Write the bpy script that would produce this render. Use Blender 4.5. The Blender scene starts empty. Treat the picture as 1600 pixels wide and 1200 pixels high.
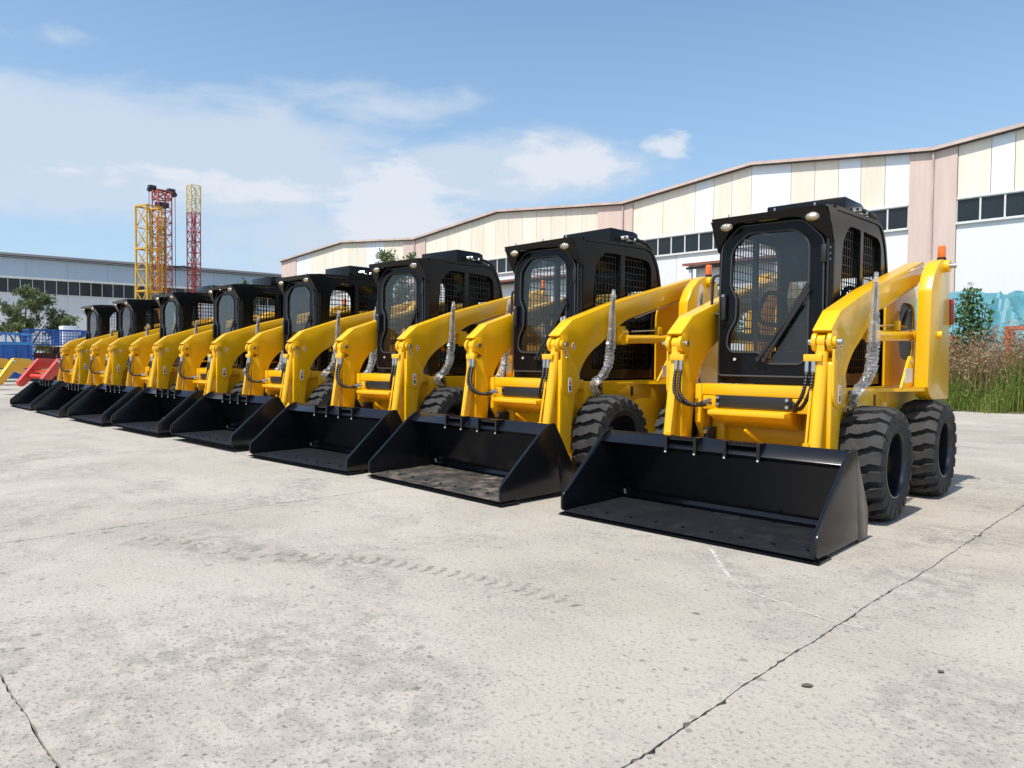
import bpy, bmesh, math, random
from mathutils import Vector, Matrix
from mathutils.geometry import tessellate_polygon
R = math.radians
random.seed(7)
sc = bpy.context.scene
C = sc.collection

# ------------------------------------------------------------------ camera
CAM_H, YAW, PITCH, ROLL, FPX = 1.0446, -0.7666, -0.0326, 0.0086, 1127.05
fw = Vector((math.sin(YAW)*math.cos(PITCH), math.cos(YAW)*math.cos(PITCH), math.sin(PITCH)))
rt = Vector((math.cos(YAW), -math.sin(YAW), 0)); up = rt.cross(fw)
r2 = rt*math.cos(ROLL)+up*math.sin(ROLL); u2 = -rt*math.sin(ROLL)+up*math.cos(ROLL)
cd = bpy.data.cameras.new('camera'); cam = bpy.data.objects.new('camera', cd); C.objects.link(cam)
cd.sensor_width = 36; cd.lens = 36*FPX/1600; cd.clip_end = 2000; cd.clip_start = .05
mw = Matrix((r2, u2, -fw)).transposed().to_4x4(); mw.translation = (0, 0, CAM_H); cam.matrix_world = mw
sc.camera = cam

# ------------------------------------------------------------------ light
SUN_AZ, SUN_EL = R(.3), R(60)          # direction the light travels towards, from +y to +x
ld = Vector((math.sin(SUN_AZ)*math.cos(SUN_EL), math.cos(SUN_AZ)*math.cos(SUN_EL), -math.sin(SUN_EL)))
sl = bpy.data.lights.new('sun', 'SUN'); sl.energy = 5.0; sl.angle = R(.53); sl.color = (1, .955, .89)
so = bpy.data.objects.new('sun', sl); C.objects.link(so); so.rotation_euler = ld.to_track_quat('-Z', 'Y').to_euler()
so.location = (0, -10, 30)

class NT:
    """small node helper"""
    def __init__(s, t): s.t = t; t.nodes.clear()
    def n(s, typ, ins=None, **kw):
        nd = s.t.nodes.new(typ)
        for k, v in kw.items(): setattr(nd, k, v)
        for k, v in (ins or {}).items():
            if hasattr(v, 'is_linked') or hasattr(v, 'links'): s.t.links.new(v, nd.inputs[k])
            else: nd.inputs[k].default_value = v
        return nd
    def m(s, op, a, b=None, c=None, clamp=False):
        ins = {0: a}
        if b is not None: ins[1] = b
        if c is not None: ins[2] = c
        return s.n('ShaderNodeMath', ins, operation=op, use_clamp=clamp).outputs[0]
    def mix(s, f, a, b, mode='MIX'):
        nd = s.n('ShaderNodeMix', None, data_type='RGBA', blend_type=mode)
        for k, v in ((0, f), (6, a), (7, b)):
            if hasattr(v, 'links'): s.t.links.new(v, nd.inputs[k])
            else: nd.inputs[k].default_value = v if k == 0 or len(v) == 4 else (*v, 1)
        return nd.outputs[2]
    def ramp(s, f, pts):
        nd = s.n('ShaderNodeValToRGB', {0: f}); e = nd.color_ramp.elements
        while len(e) < len(pts): e.new(.5)
        for el, (p, c) in zip(e, pts):
            el.position = p; el.color = (c, c, c, 1) if not isinstance(c, (tuple, list)) else (*c, 1)
        return nd.outputs[0]
    def noise(s, vec, scale, detail=4, rough=.55, dist=0):
        return s.n('ShaderNodeTexNoise', {'Vector': vec, 'Scale': scale, 'Detail': detail, 'Roughness': rough, 'Distortion': dist}).outputs[0]

w = bpy.data.worlds.new('World'); sc.world = w; w.cycles.sampling_method = 'MANUAL'; w.cycles.sample_map_resolution = 256; w.use_nodes = True
t = NT(w.node_tree)
sky = t.n('ShaderNodeTexSky', sky_type='NISHITA', sun_disc=False, sun_elevation=SUN_EL,
          sun_rotation=math.atan2(-ld.x, -ld.y), air_density=1.0, dust_density=1.2, ozone_density=1.6, altitude=50)
tc = t.n('ShaderNodeTexCoord').outputs['Generated']
sp = t.n('ShaderNodeSeparateXYZ', {0: tc}); X, Y, Z = sp.outputs
az = t.m('ARCTAN2', X, Y); el = t.m('ARCSINE', Z)
ae = t.n('ShaderNodeCombineXYZ', {0: az, 1: el, 2: 0.}).outputs[0]
cv = t.n('ShaderNodeVectorMath', {0: ae, 1: (6., 15., 1.)}, operation='MULTIPLY').outputs[0]
nb = t.noise(cv, 1.3, 5, .58, .4); nf = t.noise(cv, 3.0, 5, .6)
def blob(a, e, sa, se, amp):
    d = t.n('ShaderNodeVectorMath', {0: ae, 1: (1/sa, 1/se, 0), 2: (-a/sa, -e/se, 0)}, operation='MULTIPLY_ADD').outputs[0]
    d = t.n('ShaderNodeVectorMath', {0: d}, operation='LENGTH').outputs['Value']
    return t.m('MULTIPLY_ADD', d, -amp, amp)
soft = hard = None
for a in [(-1.22, .240, .50, .10, 1.55), (-.95, .330, .17, .045, .72), (-.77, .258, .24, .060, 1.5), (-1.33, .352, .06, .025, .55), (-.95, .16, .36, .09, 1.1), (1.9, .26, .9, .12, 1.1), (-2.6, .25, .7, .12, 1.1)]:
    b = blob(*a); soft = b if soft is None else t.m('MAXIMUM', soft, b)
for a in [(-.925, .198, .125, .088, 1.55), (-.70, .262, .13, .050, 1.25), (-.557, .281, .055, .028, 1.0), (-1.15, .215, .28, .032, .9)]:
    b = blob(*a); hard = b if hard is None else t.m('MAXIMUM', hard, b)
softm = t.n('ShaderNodeMapRange', {0: t.m('MULTIPLY_ADD', nb, 1.5, soft), 1: .80, 2: 1.55}, interpolation_type='SMOOTHSTEP').outputs[0]
hardm = t.n('ShaderNodeMapRange', {0: t.m('MULTIPLY_ADD', nf, 1.7, hard), 1: 1.12, 2: 1.62}, interpolation_type='SMOOTHSTEP').outputs[0]
hz = t.m('MULTIPLY', t.m('POWER', t.m('SUBTRACT', 1., t.m('DIVIDE', t.m('ABSOLUTE', el), .62), clamp=True), 1.3), .72)
skc = t.n('ShaderNodeHueSaturation', {'Hue': .492, 'Saturation': 1.10, 'Value': 1.70, 'Fac': 1., 'Color': sky.outputs[0]}).outputs[0]
c0 = t.mix(hz, skc, (4.0, 5.5, 7.4))
c1 = t.mix(t.m('MULTIPLY', softm, .84), c0, (5.7, 6.5, 7.6))
c2 = t.mix(t.m('MULTIPLY', hardm, .78), c1, (7.2, 7.5, 8.1))
bg = t.n('ShaderNodeBackground', {'Color': c2, 'Strength': .11})
t.n('ShaderNodeOutputWorld', {'Surface': bg.outputs[0]})
sc.cycles.max_bounces = 6; sc.cycles.diffuse_bounces = 3; sc.cycles.glossy_bounces = 3; sc.cycles.transparent_max_bounces = 8
sc.view_settings.view_transform = 'Standard'; sc.view_settings.look = 'None'
sc.view_settings.exposure = 0.04; sc.view_settings.gamma = 1

# ------------------------------------------------------------------ materials
MATS = {}
def pmat(name, col, rough=.5, metal=0, coat=0, var=.0, vscale=6, bump=0, bscale=60, spec=.5, dust=0, dustcol=(.42, .37, .30), coat_rough=.05):
    m = bpy.data.materials.new(name); m.use_nodes = True; t = NT(m.node_tree)
    co = t.n('ShaderNodeTexCoord').outputs['Object']
    base = (*col, 1)
    bs = t.n('ShaderNodeBsdfPrincipled', {'Roughness': rough, 'Metallic': metal, 'Coat Weight': coat, 'Coat Roughness': coat_rough, 'Specular IOR Level': spec})
    src = None
    if var:
        nz = t.noise(co, vscale, 6, .6)
        src = t.mix(t.m('MULTIPLY', t.m('SUBTRACT', nz, .35, clamp=True), 2.2, clamp=True), tuple(c*(1-var) for c in col), tuple(min(1, c*(1+var*.6)) for c in col))
    if dust:
        nz = t.noise(co, 9, 7, .65); n2 = t.noise(co, 2.3, 3, .5)
        f = t.m('MULTIPLY', t.m('MULTIPLY', t.ramp(nz, [(.42, 0.), (.75, 1.)]), t.ramp(n2, [(.35, .2), (.7, 1.)])), dust)
        src = t.mix(f, src if src else base, dustcol)
        t.t.links.new(t.m('ADD', rough, t.m('MULTIPLY', f, .5), clamp=True), bs.inputs['Roughness'])
    if src: t.t.links.new(src, bs.inputs['Base Color'])
    else: bs.inputs['Base Color'].default_value = base
    if bump:
        bn = t.n('ShaderNodeBump', {'Height': t.noise(co, bscale, 4, .6), 'Strength': bump, 'Distance': .01})
        t.t.links.new(bn.outputs[0], bs.inputs['Normal'])
    t.n('ShaderNodeOutputMaterial', {'Surface': bs.outputs[0]})
    MATS[name] = m; return m
pmat('yellow', (.88, .475, .002), .30, coat=.3, var=.05, vscale=3, bump=.02, bscale=16, dust=.07)
pmat('cab_black', (.006, .0062, .0068), .20, spec=.26, bump=.012, bscale=30, dust=.012)
pmat('door_black', (.004, .0046, .0070), .13, spec=.18, bump=.008, bscale=20, dust=.008)
pmat('bucket_black', (.006, .0066, .0090), .20, spec=.42, bump=.02, bscale=22, dust=.02, dustcol=(.2, .18, .15))
pmat('bucket_floor', (.012, .013, .017), .40, bump=.05, bscale=30, dust=.09, dustcol=(.22, .2, .18))
pmat('dusty_floor', (.03, .027, .024), .6, bump=.1, bscale=40, dust=.95, dustcol=(.30, .24, .17))
pmat('rubber', (.040, .040, .040), .8, var=.3, vscale=8, bump=.25, bscale=70, spec=.35, dust=.30, dustcol=(.16, .145, .125))
pmat('gasket', (.035, .037, .04), .45)
pmat('rim', (.025, .027, .040), .26, metal=.6, coat=.7)
pmat('steel', (.62, .62, .60), .28, metal=1, var=.15)
pmat('plastic_black', (.014, .014, .015), .5, var=.2, bump=.1)
pmat('valve_black', (.013, .013, .013), .42, bump=.05)
pmat('hose', (.012, .012, .013), .32)
pmat('hose_brown', (.12, .075, .04), .5)
pmat('seat', (.03, .03, .033), .7, bump=.2)
pmat('white_print', (.78, .77, .74), .45); pmat('red_print', (.62, .03, .02), .4); pmat('black_print', (.02, .02, .02), .5)
pmat('amber', (.85, .16, .01), .18, coat=.6); pmat('red_lens', (.32, .012, .01), .15, coat=.8)
pmat('lamp_lens', (.50, .46, .36), .15, metal=.85, coat=1, bump=1.0, bscale=70)
pmat('pale_weld', (.55, .53, .5), .5)

def glassmat(name, tint, rough, refl, alpha_mul=1.0, bump=0, dirt=0, dirtcol=(.6, .6, .58)):
    m = bpy.data.materials.new(name); m.use_nodes = True; t = NT(m.node_tree)
    co = t.n('ShaderNodeTexCoord').outputs['Object']
    tr = t.n('ShaderNodeBsdfTransparent', {'Color': (*tint, 1)}); gl = t.n('ShaderNodeBsdfGlossy', {'Roughness': rough, 'Color': (1, 1, 1, 1)})
    fr = t.n('ShaderNodeLayerWeight', {'Blend': .5})
    if bump:
        b = t.n('ShaderNodeBump', {'Height': t.noise(co, bump, 5, .6, .5), 'Strength': .8, 'Distance': .02})
        t.t.links.new(b.outputs[0], gl.inputs['Normal']); t.t.links.new(b.outputs[0], fr.inputs['Normal'])
    f = t.m('MULTIPLY', t.m('MULTIPLY_ADD', t.m('POWER', fr.outputs['Facing'], 4.2), .9, .045), refl, clamp=True)
    s = t.n('ShaderNodeMixShader', {0: f, 1: tr.outputs[0], 2: gl.outputs[0]}).outputs[0]
    if dirt:
        df = t.n('ShaderNodeBsdfDiffuse', {'Color': (*dirtcol, 1)}) if name == 'glass' else t.n('ShaderNodeMixShader', {0: .5, 1: t.n('ShaderNodeBsdfDiffuse', {'Color': (*dirtcol, 1)}).outputs[0], 2: t.n('ShaderNodeBsdfTranslucent', {'Color': (*dirtcol, 1)}).outputs[0]})
        s = t.n('ShaderNodeMixShader', {0: t.m('MULTIPLY', t.ramp(t.noise(co, 5, 6, .65), [(.35, .15), (.8, 1.)]), dirt), 1: s, 2: df.outputs[0]}).outputs[0]
    t.n('ShaderNodeOutputMaterial', {'Surface': s}); MATS[name] = m
glassmat('glass', (.80, .82, .83), .02, .8, dirt=.012)
glassmat('plastic_film', (.97, .98, .99), .2, 1.7, bump=14, dirt=.52, dirtcol=(.93, .94, .95))

# ------------------------------------------------------------------ mesh builder
class MB:
    def __init__(s): s.v = []; s.f = []
    def add(s, vs, fs):
        o = len(s.v); s.v += [tuple(v) for v in vs]; s.f += [tuple(i+o for i in f) for f in fs]; return s
    def box(s, x0, x1, y0, y1, z0, z1):
        return s.add([(x0,y0,z0),(x1,y0,z0),(x1,y1,z0),(x0,y1,z0),(x0,y0,z1),(x1,y0,z1),(x1,y1,z1),(x0,y1,z1)],
                     [(0,3,2,1),(4,5,6,7),(0,1,5,4),(1,2,6,5),(2,3,7,6),(3,0,4,7)])
    def prism(s, poly, ax, a, b, holes=None, fn=None):
        def P(p, h):
            q = {'x': (h, p[0], p[1]), 'y': (p[0], h, p[1]), 'z': (p[0], p[1], h)}[ax]
            return fn(q) if fn else q
        n = len(poly)
        if not holes:
            return s.add([P(p, a) for p in poly]+[P(p, b) for p in poly],
                         [tuple(range(n-1, -1, -1)), tuple(range(n, 2*n))]+[(i, (i+1) % n, n+(i+1) % n, n+i) for i in range(n)])
        loops = [poly]+holes; allp = [p for l in loops for p in l]; N = len(allp)
        tris = tessellate_polygon([[Vector((p[0], p[1], 0)) for p in l] for l in loops])
        fs = [tuple(tr) for tr in tris]+[tuple(i+N for i in reversed(tr)) for tr in tris]
        k = 0
        for l in loops:
            m = len(l); fs += [(k+i, k+(i+1) % m, N+k+(i+1) % m, N+k+i) for i in range(m)]; k += m
        return s.add([P(p, a) for p in allp]+[P(p, b) for p in allp], fs)
    def tube(s, p0, p1, r, n=12, r1=None):
        p0, p1 = Vector(p0), Vector(p1); d = (p1-p0).normalized()
        a = d.orthogonal().normalized(); b = d.cross(a); r1 = r if r1 is None else r1
        vs = [p0+(a*math.cos(i*2*math.pi/n)+b*math.sin(i*2*math.pi/n))*r for i in range(n)]+[p1+(a*math.cos(i*2*math.pi/n)+b*math.sin(i*2*math.pi/n))*r1 for i in range(n)]
        return s.add(vs, [tuple(range(n-1, -1, -1)), tuple(range(n, 2*n))]+[(i, (i+1) % n, n+(i+1) % n, n+i) for i in range(n)])
    def path(s, pts, r, n=8, rf=None, closed=False):
        pts = [Vector(p) for p in pts]; L = len(pts); vs = []; a = None
        for i, p in enumerate(pts):
            d = (pts[(i+1) % L if closed else min(i+1, L-1)]-pts[i-1 if closed else max(i-1, 0)]).normalized()
            a = d.orthogonal().normalized() if a is None else (a-d*a.dot(d)).normalized()
            b = d.cross(a); rr = rf(i/(L-1), i) if rf else r
            vs += [p+(a*math.cos(k*2*math.pi/n)+b*math.sin(k*2*math.pi/n))*rr for k in range(n)]
        fs = [(i*n+k, i*n+(k+1) % n, ((i+1) % L)*n+(k+1) % n, ((i+1) % L)*n+k) for i in range(L if closed else L-1) for k in range(n)]
        if not closed: fs += [tuple(range(n-1, -1, -1)), tuple(range((L-1)*n, L*n))]
        return s.add(vs, fs)
    def lathe(s, prof, c, n=32, ax='x', sgn=1, closed=False):
        vs = []
        for (r, h) in prof:
            for k in range(n):
                a = k*2*math.pi/n; u, v = r*math.cos(a), r*math.sin(a)
                q = {'x': (h*sgn, u, v), 'y': (u, h*sgn, v), 'z': (u, v, h*sgn)}[ax]
                vs.append((q[0]+c[0], q[1]+c[1], q[2]+c[2]))
        m = len(prof)
        return s.add(vs, [(i*n+k, i*n+(k+1) % n, ((i+1) % m)*n+(k+1) % n, ((i+1) % m)*n+k) for i in range(m if closed else m-1) for k in range(n)])
    def bar(s, p0, p1, w, h=None):
        p0, p1 = Vector(p0), Vector(p1); d = (p1-p0).normalized(); u = Vector((0, 0, 1)) if abs(d.z) < .95 else Vector((1, 0, 0))
        a = d.cross(u).normalized()*w/2; b = a.cross(d).normalized()*(h or w)/2
        vs = [p+i*a+j*b for p in (p0, p1) for i, j in ((-1, -1), (1, -1), (1, 1), (-1, 1))]
        return s.add(vs, [(0, 3, 2, 1), (4, 5, 6, 7), (0, 1, 5, 4), (1, 2, 6, 5), (2, 3, 7, 6), (3, 0, 4, 7)])
    def obj(s, name, mat, parent=None, smooth=None, bevel=0, seg=2, recalc=True):
        me = bpy.data.meshes.new(name); me.from_pydata(s.v, [], s.f)
        if recalc or bevel:
            bm = bmesh.new(); bm.from_mesh(me)
            bmesh.ops.recalc_face_normals(bm, faces=bm.faces)
            if bevel:
                ed = [e for e in bm.edges if len(e.link_faces) == 2 and e.calc_face_angle(0) > R(28)]
                bmesh.ops.bevel(bm, geom=ed, offset=bevel, segments=seg, profile=.5, affect='EDGES', clamp_overlap=True)
            bm.to_mesh(me); bm.free()
        if smooth or bevel:
            me.polygons.foreach_set('use_smooth', [True]*len(me.polygons)); me.set_sharp_from_angle(angle=R(smooth or 24))
        me.materials.append(MATS[mat] if isinstance(mat, str) else mat)
        o = bpy.data.objects.new(name, me); C.objects.link(o)
        if parent: o.parent = parent
        return o
def rpoly(pts, r, n=4):
    """round polygon corners"""
    out = []; L = len(pts)
    for i in range(L):
        p0, p, p1 = Vector(pts[i-1]), Vector(pts[i]), Vector(pts[(i+1) % L])
        rr = r[i] if isinstance(r, (list, tuple)) else r
        d = min(rr, (p0-p).length*.45, (p1-p).length*.45); a = p+(p0-p).normalized()*d; b = p+(p1-p).normalized()*d
        for k in range(n+1):
            u = k/n; out.append(tuple(a*(1-u)**2+p*2*u*(1-u)+b*u*u))
    return out
def oval(cx, cy, rx, ry, n=20): return [(cx+rx*math.cos(i*2*math.pi/n), cy+ry*math.sin(i*2*math.pi/n)) for i in range(n)]
def spline(pts, n=8):
    pts = [Vector(p) for p in pts]; P = [pts[0]*2-pts[1]]+pts+[pts[-1]*2-pts[-2]]; out = []
    for i in range(1, len(P)-2):
        for k in range(n):
            u = k/n; a, b, c, d = P[i-1:i+3]
            out.append(.5*((2*b)+(c-a)*u+(2*a-5*b+4*c-d)*u*u+(3*b-a-3*c+d)*u**3))
    return out+[pts[-1]]
def empty(name, loc=(0, 0, 0), rz=0):
    o = bpy.data.objects.new(name, None); C.objects.link(o); o.location = loc; o.rotation_euler = (0, 0, rz); o.empty_display_size = .2; return o
def tag(o, label=None, cat=None, group=None, kind=None):
    for k, v in (('label', label), ('category', cat), ('group', group), ('kind', kind)):
        if v: o[k] = v
    return o
def copy_tree(o, parent=None):
    c = o.copy(); C.objects.link(c); c.parent = parent
    for ch in list(o.children): copy_tree(ch, c)
    return c

# ------------------------------------------------------------------ ground
def concrete():
    m = bpy.data.materials.new('concrete'); m.use_nodes = True; t = NT(m.node_tree)
    p = t.n('ShaderNodeNewGeometry').outputs['Position']
    n1 = t.noise(p, .55, 4, .6, .3); n2 = t.noise(p, 2.3, 5, .65, .4); n3 = t.noise(p, 55, 3, .7); n4 = t.noise(p, 11, 4, .62)
    base = t.mix(t.ramp(n1, [(.32, 0.), (.68, 1.)]), (.385, .344, .286), (.475, .432, .368))
    base = t.mix(t.m('MULTIPLY', t.ramp(n2, [(.46, 0.), (.72, 1.)]), .42), base, (.315, .284, .243))
    wear = t.ramp(t.noise(p, .8, 5, .62, .8), [(.46, 0.), (.64, 1.)])
    base = t.mix(t.m('MULTIPLY', t.m('MULTIPLY', wear, t.ramp(n4, [(.4, 0.), (.62, 1.)])), .62), base, (.205, .19, .17))
    # fine aggregate speckle
    base = t.mix(t.m('MULTIPLY', t.ramp(n3, [(.54, 0.), (.64, 1.)]), t.m('ADD', .5, t.m('MULTIPLY', wear, .4))), base, (.17, .155, .135))
    base = t.mix(t.m('MULTIPLY', t.ramp(t.noise(p, 95, 3, .6), [(.58, 0.), (.7, 1.)]), .6), base, (.58, .535, .47))
    # pits
    dp = t.n('ShaderNodeVectorMath', {0: p, 1: t.n('ShaderNodeVectorMath', {0: t.n('ShaderNodeTexNoise', {'Vector': p, 'Scale': 40.}).outputs[1], 'Scale': .03}, operation='SCALE').outputs[0]}, operation='ADD').outputs[0]
    pit = None
    for sc_, th in ((9, .15), (26, .2), (4.1, .075)):
        v = t.n('ShaderNodeTexVoronoi', {'Vector': dp, 'Scale': float(sc_)})
        rnd = t.n('ShaderNodeSeparateColor', {0: v.outputs['Color']}).outputs[0]
        f = t.m('MULTIPLY', t.m('LESS_THAN', v.outputs['Distance'], t.m('MULTIPLY', t.m('ADD', rnd, .1), th)), t.m('GREATER_THAN', rnd, .35))
        pit = f if pit is None else t.m('MAXIMUM', pit, f)
    pit = t.m('MULTIPLY', pit, t.ramp(n2, [(.35, .25), (.6, 1.)]))
    base = t.mix(t.m('MULTIPLY', pit, .7), base, (.13, .115, .095))
    # faint tyre and drag streaks along the row
    sx = t.n('ShaderNodeMapping', {'Vector': p, 'Rotation': (0, 0, R(12)), 'Scale': (.25, 2.6, 1)}).outputs[0]
    st = t.ramp(t.noise(sx, 1.6, 6, .7), [(.55, 0.), (.75, 1.)])
    base = t.mix(t.m('MULTIPLY', st, .32), base, (.25, .235, .215))
    oi = t.n('ShaderNodeObjectInfo').outputs['Random']
    base = t.mix(1., base, t.mix(oi, (.93, .925, .92), (1.0, 1.0, 1.0)), 'MULTIPLY')
    h = t.m('ADD', t.m('MULTIPLY', n3, .6), t.m('MULTIPLY', n4, .6))
    bn = t.n('ShaderNodeBump', {'Height': h, 'Strength': .55, 'Distance': .012})
    bs = t.n('ShaderNodeBsdfPrincipled', {'Base Color': base, 'Roughness': .88, 'Normal': bn.outputs[0], 'Specular IOR Level': .25})
    t.n('ShaderNodeOutputMaterial', {'Surface': bs.outputs[0]}); MATS['concrete'] = m
concrete()
pmat('joint_soil', (.17, .14, .105), .95, var=.5, vscale=20, bump=.6, bscale=50)
pmat('dirt', (.26, .22, .16), .95, var=.4, vscale=1.5, bump=.6, bscale=18)
gr = MB().add([(-600, -300, -.05), (600, -300, -.05), (600, 900, -.05), (-600, 900, -.05)], [(0, 1, 2, 3)]).obj('ground', 'concrete')
gr['kind'] = 'structure'
MB().add([(-60, -6, -.022), (26, -6, -.022), (26, 19, -.022), (-60, 19, -.022)], [(0, 1, 2, 3)]).obj('joint_filler', 'joint_soil', gr)
xs = [-1.005+3.74*k for k in range(-16, 8)]; ys = [.51+4.6*k for k in range(-2, 5)]; ys[-1] = 18.6
lineoff = {}
def joint_line(key, a0, a1, near):
    """wandering edge offset samples along a joint, shared by the two slabs beside it"""
    k = (key, round(a0, 3))
    if k not in lineoff:
        n = max(2, int((a1-a0)/(.022 if near else .6))); rnd = random.Random(repr(k))
        ph = [rnd.uniform(0, 6.28) for _ in range(4)]
        out = []
        for i in range(n+1):
            u = a0+(a1-a0)*i/n
            wob = .006*math.sin(u*2.1+ph[0])+.004*math.sin(u*5.3+ph[1])+.0025*math.sin(u*17+ph[2])
            out.append((u, wob, rnd.random(), rnd.random()))
        lineoff[k] = out
    return lineoff[k]
def chip(r): return .0012+.0058*r*r+(.012*(r-.96)/.04 if r > .96 else 0)
def slab(x0, x1, y0, y1):
    near = x1 > -9 and x0 < 5 and y0 < 6
    P = []
    e = joint_line(('y', round(y0, 2)), x0, x1, near); P += [(u, y0+wb+chip(a)) for u, wb, a, b in e[1:-1]]
    e = joint_line(('x', round(x1, 2)), y0, y1, near); P += [(x1+wb-chip(b), u) for u, wb, a, b in e[1:-1]]
    e = joint_line(('y', round(y1, 2)), x0, x1, near); P += [(u, y1+wb-chip(b)) for u, wb, a, b in reversed(e[1:-1])]
    e = joint_line(('x', round(x0, 2)), y0, y1, near); P += [(x0+wb+chip(a), u) for u, wb, a, b in reversed(e[1:-1])]
    P = [(x+.022*(y-4), y) for x, y in P]; n = len(P)
    MB().add([(x, y, 0) for x, y in P]+[(x, y, -.03) for x, y in P], [tuple(range(n))]+[(i, n+i, n+(i+1) % n, (i+1) % n) for i in range(n)]).obj('slab', 'concrete', gr, recalc=False)
for i in range(len(xs)-1):
    for j in range(len(ys)-1):
        slab(xs[i], xs[i+1], ys[j], ys[j+1])
# tyre print and chalk line on the concrete
def decal(name, col, scale, lo, hi, amt):
    m = bpy.data.materials.new(name); m.use_nodes = True; t = NT(m.node_tree)
    p = t.n('ShaderNodeNewGeometry').outputs['Position']
    f = t.m('MULTIPLY', t.ramp(t.noise(p, scale, 6, .7), [(lo, 0.), (hi, 1.)]), amt)
    a = t.n('ShaderNodeBsdfTransparent'); d = t.n('ShaderNodeBsdfDiffuse', {'Color': (*col, 1)})
    t.n('ShaderNodeOutputMaterial', {'Surface': t.n('ShaderNodeMixShader', {0: f, 1: a.outputs[0], 2: d.outputs[0]}).outputs[0]}); MATS[name] = m
decal('tyre_mark', (.15, .135, .115), 16, .38, .70, .55); decal('chalk', (.72, .69, .63), 30, .36, .6, .75); decal('smear', (.2, .19, .175), 6, .45, .75, .3)
trk = spline([(-4.4, 1.45, 0), (-3.95, 1.68, 0), (-3.51, 1.88, 0), (-3.1, 2.1, 0), (-2.62, 2.26, 0), (-2.23, 2.33, 0), (-1.9, 2.36, 0)], 40)
mk = MB(); d_ = 0; nxt = 0; k = 0
for i in range(1, len(trk)):
    d_ += (trk[i]-trk[i-1]).length
    if d_ > nxt:
        nxt += .078; k += 1; tg = (trk[i]-trk[i-1]).normalized(); nm = Vector((-tg.y, tg.x, 0)); c = trk[i]
        fade = (1 if i > 95 else .6)*(1 if i < 205 else max(.45, 1-(i-205)/55))
        for sgn in (1, -1):
            if sgn < 0 and (i > 120 or k % 3): continue
            if sgn > 0 and i < 90 and k % 4 == 0: continue
            o = c+tg*(0 if sgn > 0 else .031)
            q = [(.0, .0), (.05, .014), (.115*fade, -.004), (.122*fade, .024), (.056, .042), (.004, .026)]
            mk.add([(o+nm*a*sgn+tg*b).to_tuple()[:2]+(.003,) for a, b in q], [tuple(range(6))])
mk.obj('tyre_print', 'tyre_mark', gr, recalc=False)
sm = MB()
for i in range(0, 110, 2):
    a, b = trk[i], trk[min(i+2, len(trk)-1)]; tg = (b-a).normalized(); nm = Vector((-tg.y, tg.x, 0))
    sm.add([(a-nm*.14).to_tuple()[:2]+(.0022,), (b-nm*.14).to_tuple()[:2]+(.0022,), (b+nm*.16).to_tuple()[:2]+(.0022,), (a+nm*.16).to_tuple()[:2]+(.0022,)], [(0, 1, 2, 3)])
sm.obj('tyre_smear', 'smear', gr, recalc=False)
ck = MB(); cl = spline([(-1.98, 3.66, 0), (-1.9, 3.57, 0), (-1.72, 3.33, 0), (-1.516, 3.12, 0), (-1.30, 3.05, 0), (-1.10, 2.99, 0), (-.88, 2.985, 0)], 14)
for i in range(len(cl)-1):
    a, b = cl[i], cl[i+1]; tg = (b-a).normalized(); nm = Vector((-tg.y, tg.x, 0)); u = i/len(cl); wd = .010 if u < .4 else .004
    ck.add([(a-nm*wd).to_tuple()[:2]+(.004,), (b-nm*wd).to_tuple()[:2]+(.004,), (b+nm*wd).to_tuple()[:2]+(.004,), (a+nm*wd).to_tuple()[:2]+(.004,)], [(0, 1, 2, 3)])
ck.obj('chalk_line', 'chalk', gr, recalc=False)
vg = MB().add([(-75, 18.5, .012), (60, 18.5, .012), (60, 29, .012), (-75, 29, .012)], [(0, 1, 2, 3)]).obj('verge', 'dirt'); vg['kind'] = 'structure'

# ------------------------------------------------------------------ factory with sawtooth gables
def clad(name, col, stain, var=.12):
    m = bpy.data.materials.new(name); m.use_nodes = True; t = NT(m.node_tree)
    p = t.n('ShaderNodeNewGeometry').outputs['Position']; oi = t.n('ShaderNodeObjectInfo').outputs['Random']
    st = t.n('ShaderNodeMapping', {'Vector': p, 'Scale': (3, 3, .35)}).outputs[0]
    b = t.mix(t.m('MULTIPLY', t.ramp(t.noise(st, 1.3, 6, .65), [(.4, 0.), (.75, 1.)]), var*4, clamp=True), col, stain)
    b = t.mix(1., b, t.mix(oi, (.90, .90, .89), (1., 1., 1.)), 'MULTIPLY')
    wv = t.n('ShaderNodeTexWave', {'Vector': p, 'Scale': 1.6, 'Distortion': 0.}, wave_type='BANDS', bands_direction='X')
    bn = t.n('ShaderNodeBump', {'Height': t.m('POWER', wv.outputs['Fac'], 6.), 'Strength': .25, 'Distance': .02})
    bs = t.n('ShaderNodeBsdfPrincipled', {'Base Color': b, 'Roughness': .62, 'Normal': bn.outputs[0], 'Specular IOR Level': .3})
    t.n('ShaderNodeOutputMaterial', {'Surface': bs.outputs[0]}); MATS[name] = m
clad('clad_cream', (.81, .755, .64), (.71, .59, .42), .15); clad('clad_white', (.80, .84, .86), (.70, .72, .70), .05)
clad('clad_pink', (.66, .52, .45), (.42, .31, .25), .10); clad('clad_lower', (.78, .79, .78), (.66, .65, .60), .05)
clad('clad_blue', (.46, .55, .62), (.40, .47, .52), .05); clad('clad_pale', (.72, .745, .76), (.6, .62, .62), .05)
pmat('trim', (.60, .47, .41), .6, var=.25, vscale=1.2); pmat('trim_dark', (.07, .06, .055), .7); pmat('frame_white', (.68, .68, .66), .5, var=.1)
pmat('roof_sheet', (.42, .34, .30), .55, var=.2, vscale=.6); pmat('red_roof', (.26, .09, .055), .6, var=.3, vscale=2)
m = pmat('pane', (.018, .023, .025), .12, spec=.5, var=.4, vscale=1.1)
FY = 28.0
fac = empty('factory_building', (-12, FY, 0))
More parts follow.
